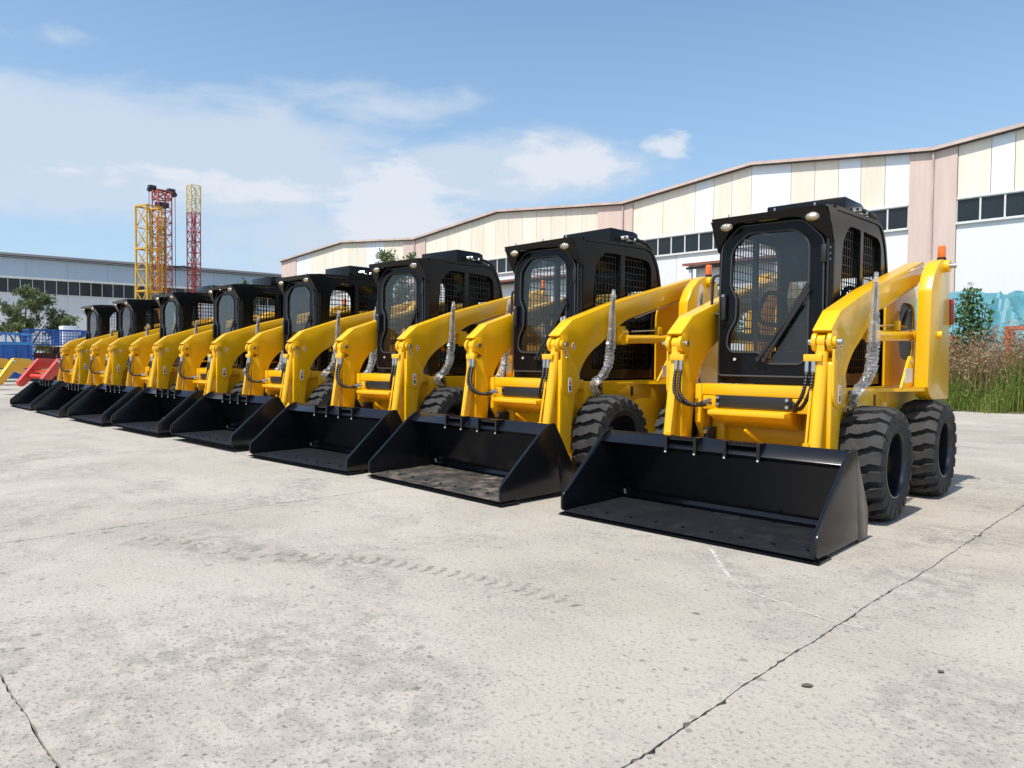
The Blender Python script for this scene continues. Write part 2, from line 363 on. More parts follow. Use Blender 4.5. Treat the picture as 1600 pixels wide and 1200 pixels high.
def loc(b, name, mat, parent, off=(12, -FY, 0), **k):
    b.v = [(x+off[0], y+off[1], z+off[2]) for x, y, z in b.v]; return b.obj(name, mat, parent, **k)
RL = [(-51.8, 8.55), (-43.3, 9.12), (-35.3, 8.45), (-28.05, 9.15), (-19.8, 8.4), (-13.5, 9.06), (-6.95, 8.37), (-.4, 9.05), (6.2, 8.37), (12.8, 9.05), (19.4, 8.37), (26, 9.05), (32, 8.4)]
def roof_z(x):
    for (a, za), (b, zb) in zip(RL, RL[1:]):
        if a <= x <= b: return za+(zb-za)*(x-a)/(b-a)
    return 8.4
def seq_panels():
    out = []; pil = [(-51.8, -49.6), (-36.5, -34.3), (-21.3, -19.28), (-7.7, -6.23), (5.4, 6.95), (18.6, 20.2)]
    for a, b in pil: out.append((a, b, 'clad_pink'))
    fixed = [(-19.28, -17.7, 0), (-17.7, -16.1, 0), (-16.1, -15.22, 1), (-15.22, -14.4, 0), (-14.4, -13.55, 0), (-13.55, -11.92, 1), (-11.92, -11., 0), (-11., -10.12, 0), (-10.12, -9.33, 1), (-9.33, -8.5, 0), (-8.5, -7.7, 1),
             (-6.23, -5.28, 0), (-5.28, -4.63, 1), (-4.63, -3.6, 0), (-3.6, -2.8, 1), (-2.8, -1.2, 0), (-1.2, .5, 1), (.5, 2.2, 0), (2.2, 3., 1), (3., 4.6, 0), (4.6, 5.4, 1)]
    out += [(a, b, ('clad_cream', 'clad_white')[c]) for a, b, c in fixed]
    for a, b, sq in ((-49.6, -36.5, 'WWCCCCCCCWWCC'), (-34.3, -21.3, 'CCCCCCCCCCCCC'), (6.95, 18.6, 'CWCCWCWCCWC')):
        n = len(sq)
        for i, c in enumerate(sq): out.append((a+(b-a)*i/n, a+(b-a)*(i+1)/n, 'clad_cream' if c == 'C' else 'clad_white'))
    return out
for a, b, mt in seq_panels():
    full = mt == 'clad_pink'; y0 = FY-.05 if full else FY
    g = .008; z0 = 0 if full else 6.64; xm = [a+g]+[x for x, z in RL if a+g < x < b-g]+[b-g]
    poly = [(a+g, z0), (b-g, z0)]+[(x, roof_z(x)-.05) for x in reversed(xm)]
    loc(MB().prism(poly, 'y', y0, FY+.10), 'pilaster' if full else 'wall_panel', mt, fac)
for (a, b) in ((-49.6, -36.5), (-34.3, -21.3), (-19.28, -7.7), (-6.23, 5.4), (6.95, 18.6)):
    n = round((b-a)/2.3)
    for i in range(n):
        loc(MB().box(a+(b-a)*i/n+.006, a+(b-a)*(i+1)/n-.006, FY, FY+.1, .3, 5.74), 'lower_panel', 'clad_lower', fac)
    loc(MB().box(a, b, FY-.09, FY+.05, 5.742, 5.80), 'window_sill', 'frame_white', fac)
    loc(MB().box(a, b, FY-.06, FY+.05, 6.585, 6.635), 'window_head', 'frame_white', fac)
    n = round((b-a)/.672); ww = (b-a)/n
    for i in range(n):
        x0 = a+i*ww; fr = MB()
        fr.prism([(x0, 5.801), (x0+ww-.001, 5.801), (x0+ww-.001, 6.584), (x0, 6.584)], 'y', FY-.03, FY+.06, holes=[[(x0+.025, 5.826), (x0+.025, 6.559), (x0+ww-.026, 6.559), (x0+ww-.026, 5.826)]])
        f = loc(fr, 'window', 'frame_white', fac)
        loc(MB().box(x0+.0255, x0+ww-.0265, FY+.02, FY+.045, 5.8265, 6.5585), 'pane', 'pane', f)
fb = MB()
for (a, za), (b, zb) in zip(RL, RL[1:]): fb.prism([(a, za-.04), (b, zb-.04), (b, zb+.075), (a, za+.075)], 'y', FY-.22, FY-.08)
loc(fb, 'roof_fascia', 'trim', fac)
fb = MB()
for (a, za), (b, zb) in zip(RL, RL[1:]): fb.prism([(a, za-.075), (b, zb-.075), (b, zb-.042), (a, za-.042)], 'y', FY-.16, FY-.03)
loc(fb, 'roof_drip', 'trim_dark', fac)
fb = MB()
for (a, za), (b, zb) in zip(RL, RL[1:]): fb.prism([(a, za+.0), (b, zb+.0), (b, zb+.06), (a, za+.06)], 'y', FY-.078, FY+45)
loc(fb, 'roof', 'roof_sheet', fac)
loc(MB().box(-51.7, -51.55, FY+.1, FY+45, 0, 8.45), 'side_wall', 'clad_lower', fac)
loc(MB().box(-51.5, 31, FY+.3, FY+.45, 0, 8.3), 'inner_wall', 'trim_dark', fac)
for (x, z) in RL[2::2]:
    loc(MB().tube((x, FY-.11, .2), (x, FY-.11, z-.1), .035, 8), 'downpipe', 'trim', fac)
tag(fac, 'long factory with cream and white cladding, dark window band and zigzag gabled roofline', 'building')

# lean-to sheds against the factory wall
def shed(x0, x1, y0, z, label):
    e = empty('lean_to_shed', ((x0+x1)/2, y0, 0)); o = (-(x0+x1)/2, -y0, 0)
    loc(MB().box(x0+.15, x1-.15, y0+.2, FY-.2, 0, z-.12), 'wall', 'clad_lower', e, o)
    loc(MB().prism([(y0-.25, z-.03), (FY-.12, z+.22), (FY-.12, z+.30), (y0-.25, z+.06)], 'x', x0-.2, x1+.2), 'roof', 'red_roof', e, o)
    for x in (x0+.06, x1-.06): loc(MB().box(x-.06, x+.06, y0-.1, y0+.02, 0, z-.02), 'post', 'frame_white', e, o)
    loc(MB().box(x0-.1, x1+.1, y0-.12, y0-.06, z-.16, z-.07), 'gutter', 'trim_dark', e, o)
    tag(e, label, 'shed')
shed(-14.55, -11.0, 25.0, 4.78, 'small white lean-to with rusty roof showing just left of the nearest cab')
shed(-26.6, -19.5, 25.0, 4.85, 'longer white lean-to with dark red roof edge behind the middle loaders')

# ------------------------------------------------------------------ pale blue hall at the left
hall = empty('workshop_hall', (-60, 11.4, 0), -math.atan2(.169, .985))
# local frame: y along the wall, +x towards the yard
def hl(b, name, mat, **k): return b.obj(name, mat, hall, **k)
S0, S1 = -26.0, 24.0
n = 20
for i in range(n):
    a = S0+(S1-S0)*i/n; b = S0+(S1-S0)*(i+1)/n
    hl(MB().box(-.1, 0, a+.006, b-.006, 6.62, 7.88), 'upper_panel', 'clad_blue'); hl(MB().box(-.1, 0, a+.006, b-.006, .1, 5.40), 'lower_panel', 'clad_pale')
hl(MB().box(-.15, .22, S0, S1, 6.44, 6.60), 'ledge', 'frame_white'); hl(MB().box(-.1, .06, S0, S1, 5.405, 5.47), 'window_sill', 'frame_white')
nw = round((S1-S0)/.715); ww = (S1-S0)/nw
for i in range(nw):
    a = S0+i*ww
    f = hl(MB().box(-.05, .03, a, a+.04, 5.472, 6.438), 'window', 'frame_white')
    MB().box(-.06, -.03, a+.041, a+ww-.001, 5.472, 6.438).obj('pane', 'pane', f)
hl(MB().prism([(-18, 10.2), (.25, 7.93), (.25, 8.03), (-18, 10.32)], 'y', S0-.3, S1+.3), 'roof', 'trim_dark')
hl(MB().box(-.12, .2, S0, S1, 7.885, 7.925), 'roof_edge', 'trim_dark')
hl(MB().box(-18, -.12, S0, S1, 0, 7.8), 'inner_wall', 'trim_dark')
tag(hall, 'long pale blue hall with dark window strip and low dark roof at the left', 'building')

# ------------------------------------------------------------------ lattice masts
pmat('mast_yellow', (.70, .40, .03), .5, var=.2, dust=.1); pmat('mast_red', (.50, .075, .05), .5, var=.2, dust=.1)
pmat('mast_orange', (.62, .20, .03), .5, var=.2); pmat('mast_pale', (.72, .58, .26), .5, var=.2); pmat('mast_dark', (.03, .03, .035), .5)
def lattice(m, cx, cy, w, d, z0, z1, step, th, br, style='x'):
    cs = [(cx-w/2, cy-d/2), (cx+w/2, cy-d/2), (cx+w/2, cy+d/2), (cx-w/2, cy+d/2)]
    for x, y in cs: m.bar((x, y, z0), (x, y, z1), th)
    n = max(1, round((z1-z0)/step)); h = (z1-z0)/n
    for k in range(n+1):
        z = z0+k*h
        for i in range(4): m.bar((*cs[i], z), (*cs[(i+1) % 4], z), br*1.2)
        if k < n:
            for i in range(4):
                a, b = cs[i], cs[(i+1) % 4]
                if style == 'x' or k % 2 == 0: m.bar((*a, z), (*b, z+h), br)
                if style == 'x' or k % 2 == 1: m.bar((*b, z), (*a, z+h), br)
def mast(name, loc_, label, parts, rz=0):
    e = empty(name, loc_, rz)
    for nm, mt, fn in parts:
        b = MB(); fn(b); b.obj(nm, mt, e)
    return tag(e, label, 'lattice mast', 'lattice masts behind the yard')
def frame_ring(m, w, d, z, th):
    for a, b in (((-w/2, -d/2), (w/2, -d/2)), ((w/2, -d/2), (w/2, d/2)), ((w/2, d/2), (-w/2, d/2)), ((-w/2, d/2), (-w/2, -d/2))): m.bar((*a, z), (*b, z), th)
mast('lattice_mast', (-45, 15.85, 0), 'wide yellow lattice mast, leftmost and shortest of the three',
     [('mast_section', 'mast_yellow', lambda b, z=z: (lattice(b, 0, 0, 1.0, .95, z, z+2.45, 1.22, .085, .032), frame_ring(b, 1.02, .97, z+2.45, .09))) for z in (0, 2.47, 4.94, 7.41)], R(16))
mast('lattice_mast', (-45.3, 16.72, 0), 'red lattice mast with black pulley head and hanging cables',
     [('mast_section', 'mast_red', lambda b, z=z: lattice(b, 0, 0, .78, .78, z, z+2.1, .7, .055, .032, 'z')) for z in (0, 2.1, 4.2, 6.3, 8.4)]
     + [('guide_column', 'mast_orange', lambda b: lattice(b, .5, -.28, .2, .42, 0, 9.3, .62, .06, .035, 'z')),
        ('top_frame', 'mast_red', lambda b: lattice(b, 0, 0, .78, .78, 10.5, 10.95, .45, .07, .05)),
        ('pulley_head', 'mast_dark', lambda b: (b.box(-.12, .12, -.72, .72, 10.96, 11.06), b.box(-.16, .16, -.78, -.4, 11.03, 11.2), b.box(-.16, .16, .35, .75, 11.03, 11.2), b.tube((-.1, -.72, 10.95), (.1, -.72, 10.95), .13, 12), b.tube((-.1, .74, 10.9), (.1, .74, 10.9), .15, 12))),
        ('counterweight', 'mast_dark', lambda b: b.box(-.28, .28, -.3, .3, 10.0, 10.28)),
        ('cable', 'mast_dark', lambda b: b.tube((0, -.76, 5), (0, -.76, 10.95), .018, 5)), ('cable', 'mast_dark', lambda b: b.tube((0, .8, 3), (0, .8, 10.9), .018, 5)),
        ('tie_boom', 'mast_dark', lambda b: (b.bar((0, .4, 6.5), (.2, 1.3, 6.62), .16, .1), b.bar((.2, 1.3, 6.6), (.1, 2.0, 6.55), .09)))], R(6))
mast('lattice_mast', (-45.2, 18.55, 0), 'slender red lattice mast with pale yellow top, standing apart on the right',
     [('mast_section', 'mast_red', lambda b, z=z: lattice(b, 0, 0, .56, .56, z, z+2.05, .68, .05, .03, 'z')) for z in (0, 2.05, 4.1, 6.15)]
     + [('mast_section', 'mast_red', lambda b: lattice(b, 0, 0, .56, .56, 8.2, 9.95, .58, .05, .03, 'z')), ('mast_section', 'mast_pale', lambda b: lattice(b, 0, 0, .58, .58, 9.97, 11.6, .8, .055, .03)),
        ('inner_column', 'mast_red', lambda b: lattice(b, 0, 0, .18, .18, 0, 9.9, .9, .035, .022, 'z'))], R(6))

# ------------------------------------------------------------------ vegetation
def leafmat(name, cols, trans=.35, rough=.55):
    m = bpy.data.materials.new(name); m.use_nodes = True; t = NT(m.node_tree)
    p = t.n('ShaderNodeNewGeometry').outputs
    rnd = p['Random Per Island']
    nz = t.noise(p['Position'], .9, 3, .5)
    f = t.m('ADD', t.m('MULTIPLY', rnd, .6), t.m('MULTIPLY', nz, .5), clamp=True)
    nd = t.n('ShaderNodeValToRGB', {0: f}); e = nd.color_ramp.elements
    while len(e) < len(cols): e.new(.5)
    for i, (el_, c) in enumerate(zip(e, cols)): el_.position = .15+.7*i/(len(cols)-1); el_.color = (*c, 1)
    d = t.n('ShaderNodeBsdfPrincipled', {'Base Color': nd.outputs[0], 'Roughness': rough, 'Specular IOR Level': .3}); tr = t.n('ShaderNodeBsdfTranslucent', {'Color': nd.outputs[0]})
    t.n('ShaderNodeOutputMaterial', {'Surface': t.n('ShaderNodeMixShader', {0: trans, 1: d.outputs[0], 2: tr.outputs[0]}).outputs[0]}); MATS[name] = m
leafmat('leaf_grey', [(.075, .11, .04), (.13, .18, .07), (.21, .25, .12)]); leafmat('leaf_green', [(.035, .08, .02), (.07, .14, .03), (.11, .19, .05)])
leafmat('leaf_vine', [(.035, .085, .02), (.07, .145, .04), (.12, .20, .07)]); leafmat('grass', [(.07, .14, .02), (.14, .21, .035), (.25, .26, .07)])
leafmat('dry_weed', [(.20, .11, .06), (.34, .20, .12), (.42, .29, .18), (.28, .22, .09)]); pmat('bark', (.10, .075, .055), .9, var=.4, bump=.5)
def rv(): return Vector((random.gauss(0, 1), random.gauss(0, 1), random.gauss(0, 1))).normalized()
def leaf(m, p, s, asp=.5, droop=None):
    d = droop if droop else rv(); a = d.cross(rv()).normalized()*s*asp
    m.add([p, p+d*s*.5+a*.5, p+d*s, p+d*s*.5-a*.5], [(0, 1, 2, 3)])
def tree(name, base, clumps, nleaf, ls, mat, label, group=None, cat='tree', trunk=.09, asp=.5):
    e = empty(name, base); B = MB(); L = MB(); top = max(c[2] for c in clumps)
    for (cx, cy, cz, r) in clumps:
        st = Vector((random.uniform(-.1, .1), random.uniform(-.1, .1), 0)); en = Vector((cx, cy, cz+r*.4)); mid = (st+en)/2+Vector((cx*-.15, cy*-.15, .2))
        B.path(spline([st, mid, en], 4), trunk, 6, lambda u, i: trunk*(1-u*.85))
        for q in range(7):
            d = rv(); d.z = abs(d.z)*.8+.1; tip = Vector((cx, cy, cz))+d*r*random.uniform(.8, 1.15)
            B.path([Vector((cx, cy, cz-r*.2)), (Vector((cx, cy, cz))+tip)/2+rv()*r*.1, tip], trunk*.2, 4, lambda u, i: trunk*.22*(1-u*.8))
            nl = int(nleaf*r*r/sum(c[3]**2 for c in clumps)/7)
            for k in range(nl):
                u = random.random()**.6; pp = Vector((cx, cy, cz-r*.2)).lerp(tip, u)+rv()*r*.28*random.random()
                leaf(L, pp, ls*random.uniform(.6, 1.3), asp)
    B.obj('trunk', 'bark', e, smooth=60); L.obj('crown', mat, e, recalc=False)
    return tag(e, label, cat, group)
tree('tree', (-50, 10.6, 0), [(0, 0, 2.5, 1.3), (0, .6, 3.9, 1.1), (.2, -1.2, 2.7, 1.2), (0, 1.5, 3.0, 1.2), (0, .2, 4.6, .6), (.3, -.6, 3.6, .9), (0, 2.1, 2.2, 1.1), (0, -2.2, 2.0, 1.1), (0, 1.2, 4.3, .55)], 9000, .19, 'leaf_grey', 'bushy grey-green tree standing behind the blue steel racks at the far left', 'trees and shrubs')
tree('tree', (-49, 6.6, 0), [(0, 0, 2.3, 1.2), (0, -.9, 3.0, 1.0), (.2, 1.1, 2.2, 1.1)], 3500, .19, 'leaf_grey', 'lower leafy tree at the left edge, left of the bushy tree', 'trees and shrubs')
tree('shrub', (-46, 11.9, 0), [(0, 0, 1.8, .8), (0, .8, 1.5, .8), (0, -.8, 1.4, .8)], 2500, .16, 'leaf_green', 'low green shrub behind the white cabinet', 'trees and shrubs', 'shrub')
tree('tree', (-29.8, 22, 0), [(-1.2, 0, 4.9, .9), (0, 0, 5.6, 1.0), (1.2, 0, 5.2, .9), (-2.0, 0, 4.6, .8), (.2, .2, 4.0, 1.3), (-.4, 0, 6.2, .45), (1.7, 0, 5.9, .4)], 4200, .17, 'leaf_grey', 'thin-leaved treetop showing above a cab in front of the factory', 'trees and shrubs')
tree('tree', (-46.8, 22.5, 0), [(-.8, 0, 5.2, .8), (.4, 0, 5.6, .8), (1.2, 0, 5.0, .8), (0, 0, 4.2, 1.2)], 2600, .2, 'leaf_green', 'light green treetop showing between the red mast and the factory', 'trees and shrubs')
for i, (x, y, s) in enumerate([(-15.5, 20.5, 1.0), (-10.8, 20.2, 1.15), (-21.5, 20.8, 1.1), (-8.2, 19.8, .8)]):
    tree('shrub', (x, y, 0), [(0, 0, 1.3*s, .9*s), (.7, 0, 1.8*s, .8*s), (-.7, .2, 1.6*s, .9*s), (0, 0, 2.5*s, .7*s)], 2600, .15, 'leaf_green',
         ['leafy shrub behind the second nearest loader', 'leafy shrub seen through the windows of the nearest cab', 'leafy shrub behind the third nearest loader', 'smaller leafy shrub behind the nearest loader'][i], 'trees and shrubs', 'shrub')
# climbing plant beside the tarpaulin
e = empty('climbing_plant', (-4.15, 20.6, 0)); L = MB(); B = MB()
for q in range(9):
    p = Vector((random.uniform(-.36, .08), random.uniform(-.2, .2), 0)); tip = Vector((p.x+random.uniform(-.12, .2), p.y, random.uniform(2.2, 2.95)))
    B.path([p, (p+tip)/2+rv()*.08, tip], .012, 4)
    for k in range(95):
        u = .42+.58*random.random()**.6; leaf(L, p.lerp(tip, u)+rv()*.17, random.uniform(.06, .135), .85, Vector((random.gauss(0, .5), -abs(random.gauss(.4, .4)), random.gauss(-.5, .4))).normalized())
B.obj('stem', 'bark', e); L.obj('foliage', 'leaf_vine', e, recalc=False)
tag(e, 'dark broad-leaved climbing plant right of the nearest loader, beside the blue tarpaulin', 'plant')
def weeds(name, mat, n, xr, yr, hfun, wd, label, cat, bend=.35, tuft=0):
    m = MB()
    for i in range(n):
        x = random.uniform(*xr); y = random.uniform(*yr)+(.35*math.sin(x*1.9)+.25*math.sin(x*4.7+1))*(name == 'green_weeds')-(random.random()**6)*.5; h = hfun(x, y)*random.uniform(.55, 1.1)
        a = random.uniform(0, 6.28); dx, dy = math.cos(a), math.sin(a); b = random.uniform(.1, bend)*h; wv = wd*random.uniform(.6, 1.4)
        P = [Vector((x, y, 0)), Vector((x+dx*b*.3, y+dy*b*.3, h*.55)), Vector((x+dx*b, y+dy*b, h))]
        s = Vector((-dy, dx, 0))*wv; s = Vector((wv*.8, -wv*.5, 0)) if random.random() < .6 else s
        m.add([P[0]-s*.5, P[0]+s*.5, P[1]+s*.4, P[1]-s*.4, P[2]], [(0, 1, 2, 3), (3, 2, 4)])
        for k in range(tuft):
            u = .5+.5*random.random(); leaf(m, P[1].lerp(P[2], u*1.0)+rv()*.03, random.uniform(.05, .12), .35)
        if tuft == 0 and random.random() < .25:
            for k in range(3): leaf(m, P[1].lerp(P[2], random.random())+rv()*.02, random.uniform(.05, .12), .3)
    o = m.obj(name, mat, recalc=False); return tag(o, label, cat, kind='stuff')
weeds('green_weeds', 'grass', 15000, (-8, 9), (18.5, 20.6), lambda x, y: .55+.18*math.sin(x*2.1+1)+.2*math.sin(x*5.7)+.50*(y-18.5), .018, 'tall green grass and weeds at the edge of the yard', 'weeds')
weeds('dry_weeds', 'dry_weed', 8000, (-7, 8), (19.3, 21.5), lambda x, y: 1.5+.22*math.sin(x*1.7)+.2*math.sin(x*4.3)+.25*(y-19.3), .013, 'reddish brown dry weeds standing behind the green grass', 'weeds', .25, 4)
weeds('verge_weeds', 'grass', 5000, (-48, -8), (18.6, 21.5), lambda x, y: .7+.3*math.sin(x*1.3), .04, 'green weeds along the verge behind the row of loaders', 'weeds')

# blue tarpaulin over a heap
pmat('tarp', (.085, .27, .315), .55, var=.2, vscale=3, bump=.5, bscale=7)
tp = MB(); nx, ny = 220, 30
random.seed(11)
fold = [(random.uniform(-7, 8), random.uniform(.5, 1.5), random.uniform(-1.2, 1.2)) for _ in range(44)]
for j in range(ny+1):
    for i in range(nx+1):
        x = -6.6+15*i/nx; v = j/ny; y = 22.4+3.6*v
        ridge = 3.06+.05*math.sin(x*.7)-.03*math.cos(x*1.9)
        z = ridge*(1-(1-min(1, v*1.6))**2*.55)
        for fx, fwid, sl in fold:
            dd = abs(x-fx-sl*(v-.3)*3)/(.17*fwid); z += .17*fwid*max(0, 1-dd)*max(0, 1-1.25*v)
        z -= .5*math.exp(-((x+3.2)/.8)**2)*max(0, .45-v)*0
        tp.v.append((x, y-.25*math.sin(x*2.3+v*3)*(1-v), max(.25, z)))
for j in range(ny):
    for i in range(nx):
        a = j*(nx+1)+i; tp.f.append((a, a+1, a+nx+2, a+nx+1))
# front skirt and back skirt
o0 = len(tp.v)
for i in range(nx+1): x, y, z = tp.v[i]; tp.v.append((x, y-.35-.12*math.sin(x*6.1), .9+.3*math.sin(x*1.7)))
for i in range(nx): tp.f.append((o0+i, o0+i+1, i+1, i))
o1 = len(tp.v)
for i in range(nx+1): x, y, z = tp.v[ny*(nx+1)+i]; tp.v.append((x, y+.2, .2))
for i in range(nx): a = ny*(nx+1)+i; tp.f.append((a, a+1, o1+i+1, o1+i))
tag(tp.obj('tarpaulin', 'tarp', smooth=18), 'creased blue tarpaulin draped over a heap behind the dry weeds', 'tarpaulin')
# orange steel racks in the weeds
pmat('orange_rust', (.46, .125, .06), .6, var=.3, vscale=5)
def steel_frame(x, y, w_, h, label):
    e = empty('storage_rack', (x, y, 0))
    for sx in (-w_/2, w_/2):
        for sy in (-.3, .3): MB().box(sx-.045, sx+.045, sy-.045, sy+.045, 0, h).obj('post', 'orange_rust', e)
    for z in (.3, h+.045):
        for sy in (-.3, .3): MB().box(-w_/2-.046, w_/2+.046, sy-.046, sy+.046, z-.044, z+.044).obj('rail', 'orange_rust', e)
    tag(e, label, 'rack', 'orange racks in the weeds')
steel_frame(-3.25, 20.9, .42, 1.88, 'orange steel rack standing in the weeds at the right edge')
steel_frame(-5.2, 21.6, .9, 1.7, 'orange steel rack half hidden by dry weeds next to the nearest loader')

# ------------------------------------------------------------------ storage at the far left
pmat('bin_blue', (.015, .115, .42), .42, var=.2, vscale=2, dust=.15); pmat('bin_blue_light', (.05, .26, .62), .4, var=.15, dust=.1); pmat('rust', (.16, .04, .03), .7, var=.4); pmat('cabinet_white', (.72, .73, .74), .45)
def bin_box(x, y, ln, z1, label):
    e = empty('steel_bin', (x, y, 0)); w_ = 1.6
    MB().box(-w_/2, w_/2, -ln/2, ln/2, .12, z1).obj('body', 'bin_blue', e, bevel=.02)
    k = int(ln/.42)
    for i in range(k+1):
        yy = -ln/2+.05+(ln-.1)*i/k; MB().box(w_/2, w_/2+.05, yy-.04, yy+.04, .16, z1-.12).obj('rib', 'bin_blue', e)
    for xx in (-w_/2, w_/2): MB().box(xx-.06, xx+.06, -ln/2-.06, ln/2+.06, z1-.1, z1+.03).obj('rim', 'bin_blue_light', e)
    for z in (.35, .85, 1.3): MB().box(-.5, w_/2+.055, ln/2, ln/2+.07, z-.2, z+.17).obj('end_panel', 'bin_blue_light', e, bevel=.01)
    rl = MB(); frame_ring(rl, w_, ln, z1+.38, .05)
    for sx in (-w_/2, w_/2):
        for i in range(5): yy = -ln/2+ln*i/4; rl.bar((sx, yy, z1+.03), (sx, yy, z1+.38), .045)
    rl.obj('railing', 'bin_blue_light', e)
    return tag(e, label, 'steel bin')
bin_box(-36, 6.6, 2.3, 1.6, 'solid blue steel bin with lighter rim at the left edge')
def cage(x, y, z, mat, label, w_=1.1, h=.82):
    e = empty('wire_cage', (x, y, z)); m = MB()
    for sx in (-w_/2, w_/2):
        for sy in (-w_/2, w_/2): m.bar((sx, sy, 0), (sx, sy, h), .05)
    for zz in (.04, h-.03):
        frame_ring(m, w_, w_, zz, .05)
    m.obj('frame', mat, e); g = MB()
    for k in range(1, 9):
        u = -w_/2+w_*k/9
        for q in (-w_/2, w_/2): g.bar((u, q, .05), (u, q, h-.04), .014); g.bar((q, u, .05), (q, u, h-.04), .014)
    for k in range(1, 5):
        for q in (-w_/2, w_/2): g.bar((-w_/2, q, h*k/5), (w_/2, q, h*k/5), .014); g.bar((q, -w_/2, h*k/5), (q, w_/2, h*k/5), .014)
    g.obj('mesh_panel', mat, e); MB().box(-w_/2+.03, w_/2-.03, -w_/2+.03, w_/2-.03, .02, .05).obj('floor', mat, e)
    if mat == 'rust' or random.random() < .5: MB().box(-w_/2+.08, w_/2-.08, -w_/2+.08, w_/2-.08, .06, h*.6).obj('load', 'rust', e, bevel=.03)
    return tag(e, label, 'wire cage', 'stacked wire cages at the far left')
cols = ['bin_blue', 'rust', 'bin_blue', 'bin_blue', 'rust']
nm = ['nearest the blue bin', 'second from the blue bin', 'third from the blue bin', 'fourth from the blue bin', 'last from the blue bin']
for i in range(4):
    for k in range(3):
        mt = ['rust', 'rust', 'bin_blue'][k] if i < 3 else 'rust' if k < 2 else 'bin_blue'
        cage(-37.2+.15*(i % 2), 8.55+1.16*i, .76*k, mt, '%s wire cage on the %s tier, stack %s' % ('blue' if mt == 'bin_blue' else 'rusty', ['bottom', 'middle', 'top'][k], nm[i]), h=.72)
e = empty('cabinet', (-39.2, 10.15, 0)); MB().box(-.35, .35, -.32, .32, .1, 2.5).obj('body', 'cabinet_white', e, bevel=.02); MB().box(.35, .37, -.28, .28, .3, 2.35).obj('door', 'cabinet_white', e, bevel=.006); MB().box(.37, .39, .18, .22, 1.2, 1.45).obj('handle', 'mast_dark', e); MB().box(-.3, .3, -.28, .28, 0, .1).obj('plinth', 'mast_dark', e)
tag(e, 'tall white cabinet behind the cages, left of the farthest cab', 'cabinet')
pmat('arm_red', (.60, .05, .03), .38, coat=.3, var=.08)
def arm_frame(x, y, rz, mat, label):
    e = empty('loader_arm_frame', (x, y, 0), rz)
    prof = [(-1.15, .02), (-.98, .02), (-.30, .60), (.25, .62), (1.35, .28), (1.4, .42), (.3, .95), (-.42, .98), (-1.2, .18)]
    for s in (-.45, .45): MB().prism(rpoly(prof, .06), 'x', s-.06, s+.06).obj('side_arm', mat, e, bevel=.012)
    MB().tube((-.395, -.75, .36), (.395, -.75, .36), .075, 14).obj('cross_tube', mat, e, smooth=40); MB().box(-.392, .392, -.62, -.36, .50, .56).obj('cross_plate', mat, e)
    for s in (-.53, .53): MB().tube((s-.03, -.45, .86), (s+.03, -.45, .86), .05, 10).obj('pin', 'steel', e, smooth=40)
    return tag(e, label, 'arm frame', 'spare loader arm frames on the ground')
arm_frame(-31.6, 6.3, R(38), 'yellow', 'yellow spare loader arm frame lying on the ground at the left edge')
arm_frame(-32.4, 4.4, R(38), 'yellow', 'yellow spare loader arm frame cut by the left edge')
arm_frame(-29.3, 7.25, R(28), 'arm_red', 'red spare loader arm frame lying beside the farthest loader')

# ------------------------------------------------------------------ the loader
def make_tyre_mesh():
    b = MB(); Rr = .382
    prof = [(.214, -.128), (.230, -.142), (.285, -.146), (.322, -.143), (.340, -.128), (.347, -.095), (.350, 0), (.347, .095), (.340, .128), (.322, .143), (.290, .146), (.262, .152), (.256, .147), (.236, .146), (.222, .140), (.214, .128)]
    b.lathe(prof, (0, 0, 0), 64)
    n = 21
    for k in range(n):
        for s in (1, -1):
            a0 = 2*math.pi*(k+(.5 if s < 0 else 0))/n
            # lug outline in (arc length, x): hooked bar from the shoulder to past the centre line
            out = [(-.030, -.150), (.036, -.150), (.034, -.085), (.012, -.058), (.018, -.012), (.008, .022), (-.042, .020), (-.050, -.010), (-.040, -.055), (-.022, -.085)]
            out = [(u*1.13, x) for u, x in out]
            N = len(out); vs = []
            for top in (0, 1):
                for (u, x) in out:
                    rr = Rr+.002 if top else .335
                    if abs(x) > .12: rr -= .030 if top else .05
                    sh = .90 if top else 1.08
                    a = a0+s*(u*sh-.005)/.37; xx = x*s*(1 if abs(x) < .12 else (.97 if top else 1.0))
                    vs.append((xx, rr*math.cos(a), rr*math.sin(a)))
            b.add(vs, [tuple(range(N, 2*N))]+[(i, (i+1) % N, N+(i+1) % N, N+i) for i in range(N)])
    return b
